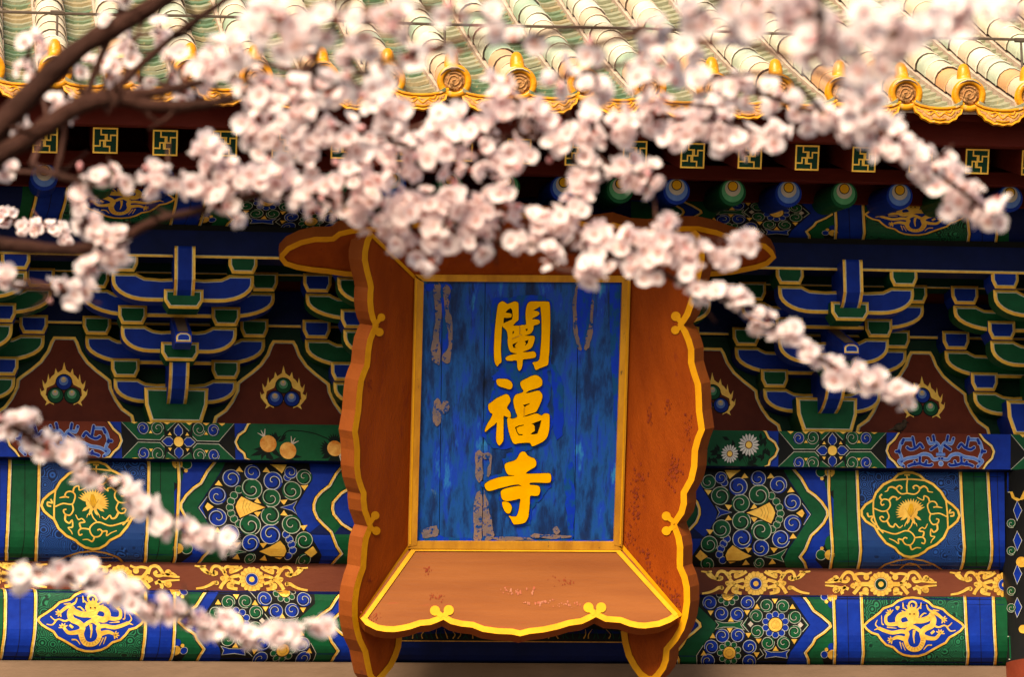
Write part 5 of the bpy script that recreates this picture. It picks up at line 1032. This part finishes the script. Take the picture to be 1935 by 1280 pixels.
CL = [(60, 80, 30, 5, 4.65), (45, 130, 25, 3, 4.65), (70, 150, 22, 3, 4.65), (32, 235, 24, 5, 4.3), (120, 205, 24, 5, 4.4), (175, 125, 45, 6, 4.65), (240, 110, 42, 6, 4.65), (215, 50, 40, 5, 4.65), (270, 150, 30, 3, 4.65), (330, 130, 42, 7, 4.65), (400, 125, 42, 12, 4), (440, 90, 38, 8, 3.8), (350, 180, 24, 3, 4.65), (300, 60, 30, 3, 4.65),
 (500, 40, 55, 11, 3.3), (560, 60, 55, 14, 3.3), (620, 25, 55, 6, 3.2), (700, 50, 55, 7, 3.2), (660, 110, 48, 7, 3.6), (760, 35, 45, 5, 3.2), (780, 105, 36, 4, 3.6), (860, 25, 45, 4, 3.2), (930, 35, 40, 3, 3.2), (985, 85, 40, 4, 3.6), (500, 170, 55, 16, 4), (560, 195, 55, 16, 4.1), (620, 170, 55, 15, 4), (500, 250, 55, 18, 4.2), (580, 270, 55, 18, 4.3), (660, 250, 55, 18, 4.3), (735, 225, 50, 13, 4.2), (700, 165, 45, 5, 3.8),
 (395, 280, 40, 12, 4.4), (440, 335, 45, 14, 4.4), (370, 355, 36, 8, 4.4), (425, 375, 42, 10, 4.4), (520, 340, 52, 16, 4.4), (600, 360, 55, 18, 4.4), (680, 330, 55, 20, 4.4), (760, 300, 55, 20, 4.4), (840, 290, 55, 18, 4.4), (900, 255, 52, 16, 4.4), (840, 225, 42, 10, 4.3), (955, 185, 45, 13, 4.4), (1010, 220, 45, 13, 4.4), (960, 290, 50, 15, 4.4), (700, 400, 52, 18, 4.4), (780, 400, 55, 20, 4.4), (860, 380, 55, 20, 4.4), (940, 385, 55, 18, 4.4), (1000, 440, 48, 15, 4.4), (1040, 490, 24, 5, 4.3), (1114, 515, 26, 8, 4.2), (1060, 425, 45, 12, 4.4), (1130, 460, 40, 12, 4.4), (1200, 480, 52, 18, 4.4), (1260, 460, 45, 14, 4.4), (1310, 478, 38, 9, 4.4), (1270, 430, 20, 4, 4.4), (1412, 450, 24, 6, 4.4), (1362, 478, 28, 6, 4.4), (900, 440, 48, 12, 4.4), (820, 450, 46, 12, 4.4), (745, 445, 38, 9, 4.4), (660, 410, 36, 8, 4.4), (1230, 520, 30, 7, 4.4),
 (1060, 262, 42, 12, 4.4), (1112, 240, 36, 9, 4.4), (1170, 240, 45, 13, 4.4), (1230, 210, 46, 12, 4.3), (1290, 232, 45, 13, 4.4), (1350, 222, 42, 11, 4.4), (1110, 290, 34, 7, 4.4), (1098, 335, 34, 9, 4.4), (1090, 390, 32, 8, 4.4), (1175, 312, 30, 7, 4.4), (1222, 335, 32, 9, 4.4), (1200, 150, 45, 6, 3.9), (1255, 130, 45, 6, 3.8), (1320, 150, 45, 6, 3.9), (1385, 165, 40, 9, 4.1), (1300, 80, 45, 5, 3.6), (1230, 60, 40, 4, 3.4), (1110, 90, 34, 3, 3.6), (1050, 150, 38, 4, 3.9), (1125, 175, 40, 9, 4), (1410, 268, 34, 7, 4.4), (1460, 260, 32, 8, 4.4), (1368, 262, 30, 5, 4.4),
 (1478, 190, 26, 5, 4.2), (1520, 212, 28, 6, 4.1), (1562, 222, 32, 8, 4), (1610, 248, 36, 11, 4), (1650, 225, 45, 12, 3.6), (1630, 185, 36, 7, 3.5), (1695, 270, 42, 14, 4), (1738, 308, 40, 13, 4.1), (1780, 332, 38, 12, 4.2), (1820, 372, 36, 12, 4.2), (1870, 405, 34, 12, 4.2), (1832, 402, 22, 4, 4.2),
 (1300, 530, 27, 7, 4.4), (1345, 550, 27, 7, 4.4), (1395, 566, 25, 7, 4.4), (1440, 600, 25, 7, 4.4), (1482, 630, 27, 8, 4.4), (1530, 662, 25, 7, 4.4), (1570, 698, 25, 7, 4.4), (1612, 706, 25, 7, 4.4), (1650, 722, 22, 6, 4.4), (1690, 740, 21, 6, 4.4), (1718, 752, 10, 2, 4.4),
 (5, 322, 24, 4, 4.4), (200, 332, 28, 7, 4.4), (165, 352, 22, 4, 4.4), (290, 325, 32, 9, 4.4), (150, 388, 26, 6, 4.4), (162, 430, 32, 8, 4.4), (205, 462, 38, 12, 4.4), (232, 480, 22, 4, 4.4), (172, 510, 26, 6, 4.4), (145, 555, 32, 9, 4.5), (8, 525, 22, 5, 4.5),
 (8, 408, 19, 10, 7), (45, 426, 19, 10, 7), (75, 428, 17, 8, 7), (105, 434, 19, 10, 7), (120, 450, 14, 5, 7),
 (8, 802, 26, 6, 4.4), (55, 797, 20, 5, 4.4), (85, 845, 27, 7, 4.4), (130, 862, 27, 7, 4.4), (165, 892, 26, 7, 4.4), (235, 928, 24, 6, 4.4), (270, 960, 24, 6, 4.4), (310, 990, 22, 6, 4.4), (350, 1002, 21, 6, 4.4), (387, 1016, 18, 5, 4.4), (432, 1022, 18, 4, 4.4),
 (40, 1090, 14, 2, 4.1), (110, 1085, 22, 4, 4.1), (155, 1080, 26, 6, 4.1), (205, 1110, 26, 7, 4.1), (247, 1122, 22, 5, 4.2), (290, 1146, 22, 5, 4.2), (330, 1152, 19, 4, 4.2), (380, 1172, 25, 6, 4.2), (430, 1192, 24, 6, 4.2), (470, 1205, 24, 7, 4.2), (520, 1196, 20, 5, 4.2), (560, 1195, 17, 4, 4.2), (602, 1180, 14, 3, 4.2)]
CL2 = [(1500, 30, 50, 8, 2.8), (1560, 60, 45, 8, 2.75), (1535, 105, 34, 5, 2.75), (1640, 75, 50, 8, 2.85), (1700, 70, 45, 7, 2.85), (1610, 115, 35, 5, 2.85), (1820, 30, 42, 7, 2.95), (1885, 10, 34, 5, 3), (1385, 35, 45, 8, 3.1), (1440, 25, 45, 7, 2.9), (1310, 40, 35, 6, 3.2), (1760, 50, 30, 4, 2.9), (1660, 130, 30, 4, 2.9)]
def bez(pts): return cr([tuple(atD(x, y, dd))+(r*dd/FPX,) for x, y, dd, r in pts], 5)
def make_tree(name, label, base, boughs, clusters, quota, group=None):
    tr = thing(name, label, 'tree', base, group); nodes = []
    root = [atD(p[0][0], p[0][1], p[0][2]) for p in boughs if p[0][0] < -200 or p[0][1] < -100]
    mid = sum(root, Vector())/len(root) if root else Vector(base)
    b = B(); hub = Vector((base[0], base[1], min(r.z for r in root)-.35 if name == 'flowering_tree' else root[0].z+.0))
    tp = cr([(base[0], base[1], 0), (base[0]+.05, base[1]+.03, hub.z*.35), (base[0]-.04, base[1], hub.z*.7), tuple(hub)], 5)
    b.tube(tp, [.13-.055*i/(len(tp)-1) for i in range(len(tp))], 12, 'bark')
    b.build('trunk', tr, smooth=True)
    for p in boughs:
        q = bez(p); b = B(); st = Vector(q[0][:3])
        if p[0][0] < -200 or p[0][1] < -100:
            ext = cr([tuple(hub)+(q[0][3]*1.3+.01,), tuple((hub*.5+st*.5)+Vector((0, 0, .04)))+(q[0][3]*1.15,), q[0]], 5); q = ext[:-1]+q
        fr_ = [k[3]*(1+rnd.uniform(-.1, .12)) for k in q]; b.tube([Vector(k[:3]) for k in q], fr_, 10, 'bark')
        for k in q[::2]:
            if k[3] > .002 and rnd.random() < .6:
                dv = Vector((rnd.gauss(0, 1), rnd.gauss(0, 1), rnd.gauss(.3, 1))).normalized(); o_ = Vector(k[:3]); L_ = rnd.uniform(.012, .05)+k[3]
                b.tube([o_, o_+dv*(k[3]+.35*L_), o_+dv*(k[3]+L_)+Vector((rnd.uniform(-.01, .01), 0, rnd.uniform(0, .012)))], [max(.0022, k[3]*.3), .002, .0012], 5, 'bark'); b.build('branch', tr, smooth=True)
        nodes += [Vector(k[:3]) for k in q]
    cc = [(atD(x, y, dd), r*dd/FPX, n, dd) for x, y, r, n, dd in clusters]; cc = [(c, r*.84, max(2, round(n*1.32)), dd) for c, r, n, dd in cc]
    todo = sorted(cc, key=lambda c: min((c[0]-q).length for q in nodes)); tw = B(); allb = []
    for p in boughs:
        for k in bez(p):
            dd = (Vector(k[:3])-CAM).dot(FW)
            if k[3]/dd*FPX > 6.6 or not inframe(Vector(k[:3]), 120): continue
            for _ in range(rnd.choice((0, 0, 1, 1))):
                dv = Vector((rnd.gauss(0, 1), rnd.gauss(0, 1), rnd.gauss(.2, 1))).normalized(); fd = (dv+Vector((0, -.4, .1))).normalized()
                allb.append((Vector(k[:3])+dv*(k[3]+rnd.uniform(.005, .012)), fd, rnd.choices(range(6), (5, 5, 4, 4, 2, 3))[0], rnd.uniform(.46, .7), dd))
    for c, r, n, dd in todo:
        nr = min(nodes, key=lambda q: (c-q).length); L = (c-nr).length
        if L > .012:
            md = (c+nr)/2+Vector((rnd.uniform(-.1, .1), rnd.uniform(-.1, .1), rnd.uniform(-.05, .15)))*L
            pts = [Vector(k) for k in cr([tuple(nr), tuple(md), tuple(c)], 4)]; tw.tube(pts, [.0032-.0012*i/(len(pts)-1) for i in range(len(pts))], 5, 'bark'); nodes += pts[2:]
        for k in range(n):
            dv = Vector((rnd.gauss(0, 1), rnd.gauss(0, .9), rnd.gauss(0, 1))); dv = dv.normalized()*r*rnd.uniform(.35, 1.02)
            fdir = (dv.normalized()*.8+Vector((rnd.gauss(0, .6), rnd.gauss(-.55, .55), rnd.gauss(.15, .55)))).normalized()
            allb.append((c+dv*rnd.choice((.8, 1, 1, 1.35)), fdir, rnd.choices(range(6), (5, 5, 4, 4, 2, 1.4))[0], rnd.uniform(.46, .7), dd))
    tw.build('twigs', tr)['kind'] = 'stuff'
    allb.sort(key=lambda t: t[4]); sf = B()
    rnd2 = random.Random(3); ids = set(rnd2.sample(range(len(allb)), min(quota, len(allb)))) if quota < len(allb) else set(range(len(allb)))
    for i, (p, fd, k, sc, dd) in enumerate(allb):
        qt = fd.to_track_quat('Z', 'Y') @ Quaternion((0, 0, 1), (i*2.4) % 6.28)
        if i < quota:
            o = link('blossom', BL[k], tr); o.location = p; o.rotation_mode = 'QUATERNION'; o.rotation_quaternion = qt; o.scale = (sc,)*3
        else:
            M = Matrix.Translation(p) @ qt.to_matrix().to_4x4() @ Matrix.Scale(sc, 4); me = BL[k]; bb = len(sf.v)
            sf.v += [tuple(M @ v.co) for v in me.vertices]; ms_ = [sf.mi(m_.name) for m_ in me.materials]
            for q in me.polygons: sf.f.append(tuple(bb+i_ for i_ in q.vertices)); sf.m.append(ms_[q.material_index])
    if sf.v: o = sf.build('blossoms', tr, smooth=True); o['kind'] = 'stuff'
    print(name, len(allb))
    return tr
b1 = atD(-560, 700, 4.4); b2 = atD(1480, -160, 2.7)
make_tree('flowering_tree', 'pink white blossoming tree with brown boughs spreading in from the left edge', (b1.x, b1.y, 0), BOUGHS, CL, 299)
make_tree('flowering_tree', 'most blurred pale pink blossoming tree, its branches hanging into the top right corner', (b2.x+1.1, b2.y-.3, 0), BOUGHS2, CL2, 200)
